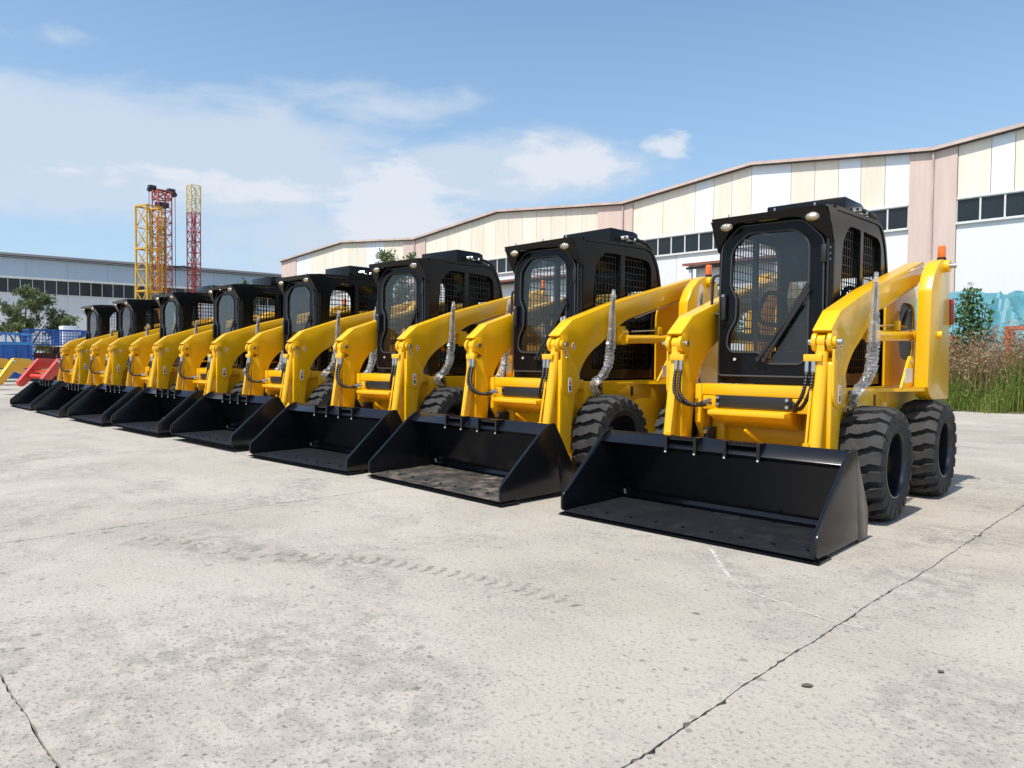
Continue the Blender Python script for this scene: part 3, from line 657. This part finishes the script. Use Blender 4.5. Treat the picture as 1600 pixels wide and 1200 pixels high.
def make_loader():
    root = empty('skid_steer_loader')
    # --- chassis
    ch = MB().prism([(-.14, .21), (-.14, .865), (1.58, .865), (1.64, .80), (1.64, .33), (1.5, .21)], 'x', -.515, .515).obj('chassis', 'yellow', root, bevel=.008)
    for s in (1, -1):
        x = .515*s; b = lambda q: sorted((x, x+q*s))
        p0, p1 = b(.012); MB().box(p0, p1, .10, .82, .70, .845).obj('access_panel', 'yellow', ch, bevel=.003)
        MB().box(*b(.016), .50, .535, .73, .815).obj('latch_slot', 'black_print', ch)
        MB().box(*b(.03), .0, .065, .755, .855).obj('bracket', 'plastic_black', ch, bevel=.004)
        for z in (.78, .83): MB().tube((x+.028*s, .032, z), (x+.044*s, .032, z), .012, 8).obj('bolt', 'steel', ch)
        MB().tube((x, -.09, .72), (x+.03*s, -.09, .72), .022, 10).obj('bolt', 'steel', ch, smooth=40)
        MB().prism([(-.13, .22), (-.13, .60), (.02, .68), (.10, .68)], 'x', *b(.05)).obj('step_guard', 'yellow', ch, bevel=.004)
    MB().box(-.505, .505, -.335, -.138, .805, .885).obj('front_beam', 'yellow', ch, bevel=.006)
    MB().prism([(-.20, .720), (-.49, .704), (-.49, .672), (-.23, .575), (-.20, .575)], 'x', -.285, .275).obj('cross_channel', 'yellow', ch, bevel=.004)
    MB().box(-.40, .40, -.345, -.137, .70, .80).obj('valve_mount', 'yellow', ch, bevel=.004)
    for s in (1, -1):
        MB().prism([(-.36, .885), (-.137, .885), (-.137, .40), (-.22, .40), (-.36, .60)], 'x', *sorted((s*.41, s*.455))).obj('front_gusset', 'yellow', ch, bevel=.004)
        MB().box(*sorted((s*.30, s*.40)), -.20, -.138, .33, .70).obj('front_rail', 'yellow', ch, bevel=.006)
    vp = MB().box(-.285, .27, -.372, -.346, .722, .808).obj('valve_plate', 'valve_black', ch, bevel=.004)
    for x in (-.262, .247):
        for z in (.742, .79): MB().tube((x, -.388, z), (x, -.371, z), .012, 8).obj('bolt', 'steel', vp, smooth=40)
    for k in range(6): MB().box(-.24, .24, -.148, -.139, .30+.035*k, .312+.035*k).obj('louvre', 'yellow', ch)
    MB().tube((-.02, -.44, .575), (.07, -.30, .45), .011, 8).obj('lever', 'yellow', ch, smooth=40)
    MB().box(-.40, -.36, -.33, -.20, .42, .56).obj('coupling_block', 'plastic_black', ch, bevel=.004)
    for z in (.46, .53): MB().tube((-.38, -.345, z), (-.38, -.33, z), .016, 8).obj('bolt', 'steel', ch, smooth=40)
    # --- wheels
    tb = make_tyre_mesh(); first = None
    for (yy, s) in ((0, 1), (1.27, 1), (0, -1), (1.27, -1)):
        c = (s*.69, yy, .375)
        if first is None:
            wprof = [(.217, .126), (.219, .141), (.212, .142), (.206, .128), (.204, .10), (.200, .02), (.197, -.02), (.12, -.035), (.075, -.03), (.0, -.03)]
            wh = MB().lathe(wprof, (0, 0, 0), 48).lathe([(.236, -.138), (.2, -.1), (.2, 0)], (0, 0, 0), 32).obj('wheel', 'rim', root, smooth=35)
            ty = tb.obj('tyre', 'rubber', wh, smooth=32)
            hb = MB().lathe([(.07, -.032), (.068, .0), (.05, .012), (.0, .012)], (0, 0, 0), 20).obj('hub', 'yellow', wh, smooth=35)
            bb = MB()
            for k in range(8): a = k*math.pi/4; bb.tube((-.034, .105*math.cos(a), .105*math.sin(a)), (-.01, .105*math.cos(a), .105*math.sin(a)), .011, 6)
            bb.obj('wheel_nuts', 'steel', wh)
            first = wh
        else: wh = copy_tree(first, root)
        wh.location = c; wh.rotation_euler = (random.uniform(0, 6), 0, 0) if s > 0 else (random.uniform(0, 6), 0, math.pi)
    # --- cab
    cab = MB(); sideo = rpoly([(-.08, .885), (1.09, .885), (1.09, 1.76), (1.03, 2.0), (.895, 2.12), (-.03, 2.10), (-.08, 2.06)], [0, 0, .1, .1, .12, .03, .02])
    wins = [rpoly([(.06, 1.28), (.47, 1.28), (.47, 2.03), (.235, 2.03), (.10, 1.90)], [.03, .02, .02, .05, .08]), rpoly([(.53, 1.28), (.955, 1.28), (.95, 2.02), (.53, 2.03)], [.02, .05, .13, .02]), rpoly([(.06, .97), (.98, .97), (.98, 1.22), (.06, 1.22)], .05)]
    for s in (1, -1): cab.prism(sideo, 'x', *sorted((s*.395, s*.42)), holes=[list(reversed(w_)) for w_ in wins])
    dooro = rpoly([(-.40, .945), (.375, .945), (.37, 1.905), (.225, 2.05), (-.25, 2.055), (-.385, 1.92), (-.40, 1.42)], [.03, .03, .05, .05, .05, .05, .05])
    ins = rpoly([(-.36, .99), (.335, .99), (.33, 1.89), (.21, 2.01), (-.235, 2.015), (-.345, 1.90)], .04)
    cab.prism([(-.42, .885), (.42, .885), (.42, 2.08), (-.42, 2.08)], 'y', -.078, -.05, holes=[list(reversed(ins))])
    cab.prism([(-.394, .9), (.394, .9), (.394, 2.08), (-.394, 2.08)], 'y', 1.02, 1.045, holes=[list(reversed(oval(x, 1.60, .155, .29))) for x in (-.205, .205)])
    cab.box(-.394, .394, -.049, 1.019, .886, .91)
    # seams: corner posts
    for s in (1, -1): cab.tube((s*.405, -.07, .89), (s*.405, -.07, 2.07), .022, 10)
    cb = cab.obj('cab', 'cab_black', root, smooth=30)
    # roof with rounded rear and side edges
    oc = spline([(-.06, 2.130, 0), (.3, 2.139, 0), (.62, 2.147, 0), (.86, 2.147, 0), (.965, 2.10, 0), (1.045, 1.99, 0), (1.085, 1.87, 0), (1.110, 1.755, 0)], 4); n_ = len(oc)
    rf = MB()
    for x in (-.428, .428):
        for off in (0, .028):
            for i, q in enumerate(oc):
                d = (oc[min(i+1, n_-1)]-oc[max(i-1, 0)]).normalized(); rf.v.append((x-math.copysign(.0 if off else .012, x)*0, q.x-d.y*-1*off*-1 if False else q.x+d.y*off, q.y-d.x*off))
    for i in range(n_-1):
        for k0, k1 in ((0, 1), (2, 3), (0, 2), (1, 3)): rf.f.append((k0*n_+i, k0*n_+i+1, k1*n_+i+1, k1*n_+i))
    rf.f += [(0, n_, 3*n_, 2*n_), (n_-1, 2*n_-1, 4*n_-1, 3*n_-1)]
    roof = rf.obj('roof', 'cab_black', cb, smooth=24)
    # visor: leaning front fascia, top skin and side wings
    vs = MB(); fas = rpoly([(-.43, 1.875), (-.39, 1.925), (-.255, 2.068), (.23, 2.062), (.385, 1.915), (.432, 1.875), (.437, 2.00), (.415, 2.108), (-.415, 2.108), (-.437, 2.0)], [.01, .03, .05, .05, .03, .01, .03, .03, .03, .03])
    lean = lambda q: (q[0], q[1]-(q[2]-1.875)*.60, q[2])
    vs.prism(fas, 'y', -.088, -.074, fn=lean)
    vs.prism([(-.222, 2.098), (-.059, 2.116), (-.059, 2.131), (-.228, 2.113)], 'x', -.418, .418)
    for s in (1, -1): vs.prism([(-.215, 2.095), (-.05, 2.112), (-.05, 1.90), (-.075, 1.88)], 'x', *sorted((s*.418, s*.432)))
    vz = vs.obj('visor', 'cab_black', cb, smooth=30)
    for x in (-.312, .318):
        ln = MB(); n = 24
        zc = 2.048; yc = -.088-(zc-1.875)*.6
        prof = [(1, .0), (.93, .018), (.6, .030), (.001, .034)]
        for r_, h in prof: ln.v += [(x+.050*r_*math.cos(a*2*math.pi/n), yc-h*.86, zc-h*.5+.031*r_*math.sin(a*2*math.pi/n)*.86) if False else (x+.050*r_*math.cos(a*2*math.pi/n), yc-h*.86-.031*r_*math.sin(a*2*math.pi/n)*.51, zc-h*.51+.031*r_*math.sin(a*2*math.pi/n)*.86) for a in range(n)]
        for i in range(3): ln.f += [(i*n+k, i*n+(k+1) % n, (i+1)*n+(k+1) % n, (i+1)*n+k) for k in range(n)]
        ln.obj('headlight', 'lamp_lens', vz, smooth=50)
    for x in (-.3, .05, .33):
        MB().tube((x, -.19, 2.118), (x, -.19, 2.140), .006, 6).obj('bolt', 'steel', vz)
    # door
    glz = rpoly([(-.305, 1.89), (-.18, 2.0), (.165, 1.99), (.272, 1.90), (.275, 1.09), (.225, 1.035), (-.02, 1.035), (-.075, 1.118), (-.30, 1.122), (-.335, 1.17), (-.325, 1.27), (-.265, 1.36), (-.262, 1.53), (-.312, 1.61)], [.06, .05, .05, .06, .06, .05, .04, .03, .04, .03, .04, .04, .04, .04])
    dr = MB().prism(dooro, 'y', -.112, -.080, holes=[list(reversed(glz))]).obj('door', 'door_black', cb, smooth=30)
    MB().prism(glz, 'y', -.099, -.095).obj('glass', 'glass', dr)
    MB().path([(x, -.114, z) for x, z in glz], .009, 6, closed=True).obj('gasket', 'gasket', dr, smooth=60)
    MB().path([(x, -.113, z) for x, z in dooro], .007, 6, closed=True).obj('gasket', 'gasket', dr, smooth=60)
    MB().box(-.375, -.335, -.150, -.112, 1.36, 1.56).obj('handle', 'plastic_black', dr, bevel=.012); MB().tube((-.355, -.154, 1.545), (-.355, -.148, 1.545), .01, 8).obj('lock', 'steel', dr)
    MB().tube((-.268, -.122, 1.068), (-.268, -.110, 1.068), .011, 8).obj('bolt', 'pale_weld', dr, smooth=40)
    for k, (p0, p1) in enumerate((((-.075, -.135, 1.07), (.245, -.132, 1.52)), ((-.03, -.14, 1.065), (.285, -.135, 1.555)))):
        wp = MB().bar(p0, p1, .016, .02); wp.tube((p0[0], -.112, p0[2]), (p0[0], -.15, p0[2]), .018, 8); wp.obj('wiper_arm', 'plastic_black', dr)
    MB().bar((.03, -.122, 1.16), (.272, -.122, 1.60), .012, .03).obj('wiper_blade', 'plastic_black', dr)
    for z in (1.76, 1.80, 1.84): MB().tube((.402, -.092, z), (.402, -.076, z), .0085, 8).obj('hinge_bolt', 'steel', cb, smooth=40)
    MB().box(.355, .39, -.128, -.113, 1.74, 1.86).obj('hinge', 'plastic_black', dr, bevel=.004)
    MB().tube((.393, -.10, 1.2), (.393, -.10, 1.9), .010, 8).obj('hinge_rod', 'plastic_black', cb, smooth=40)
    MB().path(spline([(-.42, -.04, 1.715), (-.485, -.05, 1.70), (-.495, -.05, 1.58), (-.49, -.05, 1.44), (-.42, -.04, 1.405)], 5), .011, 8).obj('grab_handle', 'plastic_black', cb, smooth=60)
    # mesh guards
    for s in (1, -1):
        g = MB(); x = s*.388
        y = .05
        while y < .99: g.bar((x, y, .95), (x, y, 2.05), .0065); y += .047
        z = .95
        while z < 2.06: g.bar((x-.004*s, .03, z), (x-.004*s, .99, z), .0065); z += .062
        g.obj('mesh_guard', 'cab_black', cb)
    g = MB(); 
    for k in range(15): g.bar((-.37+.053*k, 1.012, 1.0), (-.37+.053*k, 1.012, 1.9), .005)
    for k in range(13): g.bar((-.38, 1.008, 1.0+.075*k), (.38, 1.008, 1.0+.075*k), .005)
    g.obj('rear_mesh', 'cab_black', cb)
    st = MB().box(-.22, .22, .38, .80, 1.0, 1.14).box(-.20, .20, .76, .88, 1.10, 1.50).obj('seat', 'seat', cb, bevel=.04, seg=3)
    MB().path(spline([(-.30, .80, 1.62), (-.31, .5, 1.60), (-.28, .33, 1.38), (0, .28, 1.33), (.28, .33, 1.38), (.31, .5, 1.60), (.30, .80, 1.62)], 6), .018, 8).obj('lap_bar', 'plastic_black', cb, smooth=60)
    for s in (1, -1): MB().tube((s*.27, .25, .95), (s*.27, .22, 1.32), .016, 8).tube((s*.27, .22, 1.32), (s*.27, .21, 1.43), .026, 10).obj('control_lever', 'plastic_black', cb, smooth=40)
    # roof unit and hoses
    ac = MB().prism([(.45, 2.137), (.90, 2.146), (.88, 2.285), (.82, 2.30), (.46, 2.298)], 'x', -.30, .305).obj('roof_unit', 'cab_black', cb, bevel=.01)
    MB().path(spline([(.30, .62, 2.215), (.345, .66, 2.22), (.36, .80, 2.215), (.36, .98, 2.16), (.35, 1.07, 2.02), (.34, 1.09, 1.8)], 6), .016, 8).obj('hose', 'hose', ac, smooth=60)
    MB().path(spline([(.30, .70, 2.205), (.375, .76, 2.205), (.385, .9, 2.19), (.38, 1.02, 2.10), (.36, 1.08, 1.9)], 6), .014, 8).obj('hose', 'hose', ac, smooth=60)
    MB().tube((.30, .62, 2.215), (.35, .665, 2.22), .022, 8).tube((.30, .70, 2.205), (.37, .755, 2.205), .020, 8).obj('fitting', 'steel', ac, smooth=40)
    # --- hood behind cab
    hd = MB().prism(rpoly([(1.115, .868), (1.88, .868), (1.88, 1.60), (1.80, 1.64), (1.38, 1.64), (1.28, 1.46), (1.115, 1.44)], [0, 0, .05, .04, .06, .05, 0]), 'x', -.43, .43).obj('engine_hood', 'plastic_black', root, bevel=.01)
    # --- uprights
    up_out = rpoly([(1.035, .862), (1.075, 1.62), (1.15, 1.745), (1.27, 1.845), (1.38, 1.884), (1.55, 1.888), (1.61, 1.84), (1.63, 1.6), (1.665, 1.2), (1.68, .76), (1.18, .765), (1.09, .805)], [.0, .03, .03, .03, .02, .01, .01, .05, .05, .01, .03, .03])
    inn = rpoly([(1.0, .87), (1.82, .87), (1.82, 1.70), (1.30, 1.78), (1.08, 1.66), (1.0, 1.50)], [0, 0, .1, .1, .05, .05])
    for s in (1, -1):
        u = MB().prism(up_out, 'x', *sorted((s*.655, s*.752))).obj('upright', 'yellow', root, bevel=.006)
        MB().prism(inn, 'x', *sorted((s*.434, s*.452)), holes=[list(reversed(rpoly([(1.36, 1.08), (1.80, 1.08), (1.80, 1.56), (1.36, 1.56)], .15)))]).obj('inner_plate', 'yellow', u)
        MB().box(*sorted((s*.565, s*.654)), 1.60, 1.64, .87, 1.80).obj('rear_web', 'yellow', u)
        MB().prism([(s*.516, .55), (s*.60, .70), (s*.655, .80), (s*.738, 1.0), (s*.738, 1.62), (s*.516, 1.62)], 'z', .835, .8615).obj('fender', 'yellow', u)
        MB().prism([(.76, .864), (1.055, .864), (1.055, 1.10), (.97, 1.105), (.92, 1.06)], 'x', *sorted((s*.625, s*.645))).obj('gusset', 'yellow', u, bevel=.004)
        MB().box(*sorted((s*.6455, s*.648)), .83, 1.02, .90, 1.01).obj('data_label', 'white_print', u)
        MB().tube((s*.645, 1.0, 1.06), (s*.655, 1.0, 1.06), .02, 10).obj('bolt', 'steel', u)
        MB().tube((s*.752, 1.45, 1.835), (s*.79, 1.45, 1.835), .05, 18).obj('pivot_boss', 'yellow', u, smooth=40); MB().tube((s*.60, 1.45, 1.835), (s*.835, 1.45, 1.835), .02, 12).obj('pivot_pin', 'steel', u, smooth=40)
        MB().tube((s*.752, 1.29, 1.275), (s*.785, 1.29, 1.275), .032, 12).obj('pin_boss', 'yellow', u, smooth=40)
        MB().box(*sorted((s*.70, s*.775)), 1.672, 1.712, 1.37, 1.585).obj('tail_light', 'red_lens', u, bevel=.008)
        MB().path(spline([(s*.50, 1.15, 1.30), (s*.49, 1.3, 1.36), (s*.48, 1.45, 1.47), (s*.47, 1.55, 1.50)], 5), .014, 6).obj('hose', 'hose', u, smooth=60)
        if s > 0:
            bc = MB().lathe([(.0, .0), (.034, .0), (.034, .03), (.027, .034)], (.715, 1.50, 1.882), 16, 'z').obj('beacon_base', 'plastic_black', u, smooth=40)
            bl = MB().lathe([(.028, .03), (.030, .04), (.030, .115), (.024, .128), (.0, .13)], (.715, 1.50, 1.882), 18, 'z')
            bl.obj('beacon', 'amber', u, smooth=40)
    # --- loader arms, cylinders
    arm = [(-.525, .20), (-.525, 1.045), (-.435, 1.09), (-.435, 1.215), (-.555, 1.252), (-.385, 1.386), (.19, 1.568), (1.36, 1.862), (1.47, 1.892), (1.53, 1.86), (1.50, 1.765), (1.44, 1.728), (.54, 1.475), (.34, 1.42), (.12, 1.285), (-.01, 1.20), (-.13, 1.135), (-.235, 1.04), (-.305, .915), (-.35, .73), (-.385, .48), (-.395, .20)]
    for s in (1, -1):
        X0, X1 = .472, .588
        A = MB().prism(rpoly(arm, [.02, .01, .01, .01, .004, .006, .1, .05, .03, .03, .03, .05, .06, .08, .1, .1, .1, .1, .1, .1, .05, .03], 3), 'x', *sorted((s*X0, s*X1))).obj('loader_arm', 'yellow', root, bevel=.005)
        lobe = [(-.44, 1.25), (-.52, 1.252)]+[(-.508+.062*math.cos(a), 1.18+.062*math.sin(a)) for a in [R(100+16*i) for i in range(12)]]+[(-.44, 1.08)]
        for xa, xb in ((X0-.004, X0+.024), (X1-.024, X1+.004)): MB().prism(lobe, 'x', *sorted((s*xa, s*xb))).obj('pin_lug', 'yellow', A, bevel=.003)
        tongue = rpoly([(-.528, 1.13), (-.475, 1.15), (-.30, .935), (-.305, .82), (-.36, .765), (-.44, .752), (-.505, .78), (-.528, .84)], [.01, .02, .05, .05, .05, .05, .05, .03])
        MB().prism(tongue, 'x', *sorted((s*(X1+.0005), s*(X1+.015)))).obj('reinforcement_plate', 'yellow', A, bevel=.003)
        stx = X1+.0155
        sk = MB().prism(rpoly([(-.445, .785), (-.405, .785), (-.405, .905), (-.445, .905)], .008), 'x', *sorted((s*stx, s*(stx+.002)))).obj('sticker', 'white_print', A)
        MB().prism([(-.437, .85), (-.413, .85), (-.425, .893)], 'x', *sorted((s*(stx+.002), s*(stx+.003)))).obj('sticker_symbol', 'red_print', sk)
        MB().box(*sorted((s*(stx+.002), s*(stx+.003))), -.436, -.414, .80, .838).obj('sticker_symbol', 'black_print', sk)
        dm = MB().prism([(-.40, 1.165), (-.375, 1.20), (-.35, 1.165), (-.375, 1.13)], 'x', *sorted((s*(X1+.0006), s*(X1+.0025)))).obj('sticker', 'white_print', A)
        for dz in (.012, -.012): MB().box(*sorted((s*(X1+.0025), s*(X1+.0035))), -.386, -.364, 1.165+dz-.006, 1.165+dz+.006).obj('sticker_symbol', 'red_print', dm)
        MB().tube((s*.435, -.508, 1.18), (s*.645, -.508, 1.18), .019, 12).obj('tilt_pin', 'steel', A, smooth=40)
        MB().tube((s*.592, -.508, 1.18), (s*.612, -.508, 1.18), .036, 14).obj('pin_collar', 'yellow', A, smooth=40)
        MB().path(spline([(s*.61, -.5, 1.17), (s*.615, -.48, 1.12), (s*.612, -.485, 1.07), (s*.61, -.505, 1.12), (s*.61, -.508, 1.17)], 4), .003, 5).obj('pin_clip', 'steel', A)
        MB().tube((s*.43, -.43, .235), (s*.605, -.43, .235), .035, 12).obj('coupler_pin', 'yellow', A, smooth=40)
        MB().path([(s*.565, .50, 1.445), (s*.565, 1.05, 1.60), (s*.565, 1.4, 1.695)], .008, 6).obj('oil_pipe', 'steel', A, smooth=60)
        MB().tube((s*.545, .29, 1.30), (s*.545, .38, 1.30), .045, 10).box(*sorted((s*.50, s*.58)), .22, .34, 1.22, 1.36).obj('cylinder_bracket', 'yellow', A)
        # tilt cylinder
        T = MB().tube((s*.523, -.517, 1.115), (s*.523, -.615, .50), .040, 20); T.tube((s*.523, -.615, .50), (s*.523, -.619, .475), .034, 16)
        T = T.obj('tilt_cylinder', 'yellow', root, smooth=40)
        MB().tube((s*.500, -.508, 1.18), (s*.548, -.508, 1.18), .048, 18).box(*sorted((s*.500, s*.548)), -.55, -.475, 1.09, 1.16).obj('cylinder_eye', 'yellow', T, smooth=40)
        MB().box(*sorted((s*.43, s*.545)), -.585, -.545, 1.055, 1.10).obj('port_block', 'yellow', T, bevel=.004)
        MB().tube((s*.523, -.619, .478), (s*.523, -.66, .25), .022, 12).obj('piston_rod', 'steel', T, smooth=40)
        MB().tube((s*.487, -.56, 1.06), (s*.487, -.66, .52), .008, 6).box(*sorted((s*.472, s*.51)), -.672, -.625, .49, .54).obj('feed_pipe', 'yellow', T)
        # hoses from the tilt cylinder to the valve plate
        for k, xx in enumerate((.452, .492)):
            q = s*xx
            MB().tube((q, -.572, 1.055), (q, -.578, .985), .0145, 8).obj('hose_fitting', 'steel', T, smooth=40)
            if s > 0: pts = [(q, -.578, .99), (q-.005, -.59, .90), (q-.03, -.585, .82), (q-.09, -.54, .748), (.33, -.44, .728+.03*k), (.272, -.36, .745+.028*k)]
            else: pts = [(q, -.578, .99), (q, -.60, .90), (q+.01, -.605, .82), (q+.06, -.58, .755), (q+.12, -.52, .735), (-.31, -.40, .745+.028*k)]
            sp_ = spline(pts, 14)
            h = MB().path(sp_, .0135, 8, lambda u, i: .0150 if i % 3 == 0 else .0115).obj('hose', 'hose', T, smooth=50)
            MB().tube(sp_[-8], sp_[-1], .0155, 8).obj('hose_ferrule', 'steel' if s < 0 else 'hose', h, smooth=40)
        # lift cylinder
        Lc = MB().tube((s*.56, .36, 1.245), (s*.56, 1.22, 1.272), .042, 20).tube((s*.56, .345, 1.244), (s*.56, .39, 1.246), .048, 20).obj('lift_cylinder', 'yellow', root, smooth=40)
        MB().tube((s*.56, 1.22, 1.272), (s*.56, 1.30, 1.275), .05, 14).obj('cylinder_eye', 'yellow', Lc, smooth=40); MB().tube((s*.53, .30, 1.243), (s*.59, .30, 1.243), .05, 16).obj('rod_eye', 'yellow', Lc, smooth=40)
        MB().tube((s*.56, .30, 1.243), (s*.56, .37, 1.245), .026, 12).obj('piston_rod', 'steel', Lc, smooth=40)
        MB().box(*sorted((s*.535, s*.59)), .84, .90, 1.30, 1.375).obj('port_block', 'yellow', Lc, bevel=.004)
        MB().tube((s*.562, .45, 1.318), (s*.562, .84, 1.342), .008, 6).tube((s*.562, .9, 1.345), (s*.562, 1.15, 1.335), .008, 6).obj('feed_pipe', 'steel', Lc)
        # wrapped upright bar on the side bracket
        P = MB().bar((s*.655, .05, 1.20), (s*.655, .07, 1.60), .028, .012).obj('mirror_post', 'plastic_black', root)
        MB().path(spline([(s*.53, .02, .80), (s*.57, -.06, .81), (s*.62, -.02, .90), (s*.65, .02, 1.02), (s*.655, .05, 1.21)], 6), .013, 8).obj('bent_bar', 'plastic_black', P, smooth=60)
        pts = spline([(s*.545, .0, .76), (s*.60, -.12, .84), (s*.645, -.02, .95), (s*.657, .02, 1.06), (s*.657, .03, 1.17), (s*.656, .05, 1.30), (s*.656, .05, 1.45), (s*.656, .06, 1.58), (s*.656, .07, 1.665)], 9)
        rn = random.Random(5); wr = [rn.uniform(.75, 1.3) for _ in range(len(pts)*14)]
        f = MB(); L_ = len(pts); n = 14; prev = None
        for i, p in enumerate(pts):
            d = (pts[min(i+1, L_-1)]-pts[max(i-1, 0)]).normalized(); a = Vector((1, 0, 0)); a = (a-d*a.dot(d)).normalized(); b_ = d.cross(a); u = i/(L_-1)
            r_ = (.030+.014*math.sin(u*3.2) if u < .55 else .043-.028*(u-.55)/.45)
            cr = .85 if u < .55 else .4
            for k in range(n):
                an = k*2*math.pi/n; q = 1+(wr[(i//1)*n+k]-1)*cr
                f.v.append(tuple(p+(a*math.cos(an)*.85+b_*math.sin(an)*.95)*r_*q))
        f.f = [(i*n+k, i*n+(k+1) % n, (i+1)*n+(k+1) % n, (i+1)*n+k) for i in range(L_-1) for k in range(n)]
        f.obj('plastic_wrap', 'plastic_film', P, smooth=16)
    MB().tube((-.47, -.455, .44), (.47, -.455, .44), .055, 16).obj('torque_tube', 'yellow', root, smooth=40)
    MB().prism([(-.625, .10), (-.575, .10), (-.575, .36), (-.66, .36)], 'x', -.56, .56).obj('coupler', 'yellow', root, bevel=.006)
    # --- bucket
    sh = [(-1.40, .014), (-.70, .014), (-.665, .03), (-.650, .07), (-.650, .16), (-.855, .535), (-.900, .548), (-.992, .472), (-.984, .464), (-.862, .432), (-.858, .42), (-.690, .075), (-.70, .045), (-.74, .03), (-1.40, .026)]
    bk = MB().prism(sh, 'x', -.838, .838).obj('bucket', 'bucket_black', root, bevel=.003)
    side = rpoly([(-1.405, .024), (-.80, .024), (-.80, .008), (-.655, .008), (-.632, .03), (-.632, .17), (-.865, .556), (-.925, .552), (-1.01, .50), (-1.435, .135), (-1.435, .04)], [.01, .005, .005, .01, .02, .03, .02, .03, .04, .03, .02])
    for s in (1, -1):
        MB().prism(side, 'x', *sorted((s*.8385, s*.856))).obj('side_plate', 'bucket_black', bk, bevel=.003)
        MB().bar((s*.832, -1.40, .16), (s*.832, -1.0, .495), .009, .006).obj('edge_rib', 'bucket_black', bk)
    MB().box(-.836, .836, -1.27, -.745, .0305, .034).obj('floor_plate', 'bucket_floor', bk)
    MB().prism([(-1.445, .006), (-1.26, .006), (-1.26, .0135), (-1.40, .0135)], 'x', -.872, .872).obj('cutting_edge', 'bucket_black', bk)
    MB().prism([(-1.43, .0266), (-1.27, .034), (-1.27, .0266)], 'x', -.836, .836).obj('edge_bevel', 'bucket_floor', bk)
    b0 = MB().tube((0, 0, .03), (0, 0, .040), .012, 8).obj('edge_bolt', 'bucket_black', bk, smooth=40); b0.location = (-.76, -1.30, 0)
    for k in range(1, 9):
        b1 = b0.copy(); C.objects.link(b1); b1.parent = bk; b1.location = (-.76+.19*k, -1.30, 0)
    for xa, xb in ((-.318, -.085), (.105, .345)):
        st = MB(); st.box(xa, xa+.02, -1.005, -.915, .44, .552).box(xb-.02, xb, -1.005, -.915, .44, .552).box(xa+.021, xb-.021, -.985, -.93, .527, .539)
        for k in range(9): xx = xa+.03+(xb-xa-.06)*k/8; st.box(xx-.006, xx+.006, -.99, -.928, .5395, .549)
        st = st.obj('foot_step', 'bucket_black', bk)
        for xx in (xa+.01, xb-.01): MB().tube((xx, -1.012, .447), (xx, -1.0, .442), .006, 6).obj('weld', 'pale_weld', st)
    for s in (1, -1):
        MB().bar((s*.834, -.70, .055), (s*.834, -.71, .09), .012).obj('weld_mark', 'pale_weld', bk)
    return root
proto = make_loader()
POS = {8: (-2.2912, 5.184, .0071), 7: (-4.378, 5.0795, -.042), 6: (-6.4378, 5.0033, .0449), 5: (-8.6054, 5.0085, .0022), 4: (-10.6211, 4.9386, .0149), 3: (-12.6828, 4.9085, -.0009), 2: (-14.8582, 4.9205, -.0188), 1: (-17.0316, 4.972, -.0074)}
LAB = {8: 'nearest yellow skid steer loader, at the right end of the row', 7: 'second nearest yellow skid steer loader, with brown dust on its bucket floor',
       6: 'third nearest yellow skid steer loader, counted from the right end of the row', 5: 'fourth yellow skid steer loader from the right end, its bucket slightly raised',
       4: 'fifth yellow skid steer loader from the right end of the row', 3: 'third yellow skid steer loader from the left end of the row',
       2: 'second yellow skid steer loader from the left end of the row', 1: 'farthest and smallest yellow skid steer loader, at the left end of the row'}
for k in range(8, 0, -1):
    o = proto if k == 8 else copy_tree(proto)
    x, y, a = POS[k]; o.location = (x, y, 0); o.rotation_euler = (0, 0, a); tag(o, LAB[k], 'skid steer', 'skid steer loaders parked in a row')
    for chd in o.children:
        nmn = chd.name.split('.')[0]
        if nmn == 'bucket':
            tilt = {8: 0, 7: .012, 6: -.02, 5: -.03, 4: -.012, 3: .015, 2: -.02, 1: .01}[k]; lift = {5: .05, 4: .045, 3: .025, 6: .012}.get(k, 0)
            chd.rotation_euler.x = tilt if tilt > 0 else 0; chd.location = (0, -.05*tilt, lift+(.66*tilt if tilt > 0 else 0)+(.02 if tilt > 0 else 0))
            if k == 7:
                for g in chd.children:
                    if g.name.split('.')[0] in ('floor_plate', 'edge_bevel'):
                        g.material_slots[0].link = 'OBJECT'; g.material_slots[0].material = MATS['dusty_floor']
        if nmn == 'wheel' and k < 8: chd.rotation_euler.x = random.uniform(0, 6)

# ------------------------------------------------------------------ litter on the concrete
pmat('dead_leaf', (.15, .115, .08), .85, var=.4, vscale=30); pmat('pebble', (.16, .15, .14), .9, var=.4, vscale=30); pmat('dark_rubber', (.03, .03, .033), .7, bump=.5, bscale=80)
def dead_leaf(x, y, s, rz, label):
    b = MB(); n = 9
    for i in range(n):
        u = i/(n-1); wv = s*.28*math.sin(math.pi*u)**.8
        for v in (-1, 0, 1): b.v.append(((u-.5)*s, v*wv, .003+(.004*abs(v)+.003*math.sin(u*3))*s/.07))
    for i in range(n-1):
        for k in range(2): a = i*3+k; b.f.append((a, a+1, a+4, a+3))
    o = b.obj('dead_leaf', 'dead_leaf', smooth=60); o.location = (x, y, 0); o.rotation_euler = (0, 0, rz); return tag(o, label, 'leaf', 'dead leaves on the concrete')
dead_leaf(-.90, 2.32, .042, .9, 'curled dead leaf just right of the long joint in the foreground')
dead_leaf(-.30, 2.95, .032, 2.4, 'dead leaf on the slab near the right edge')
dead_leaf(-.62, 2.75, .03, 1.2, 'dead leaf on the concrete right of the faint chalk line')
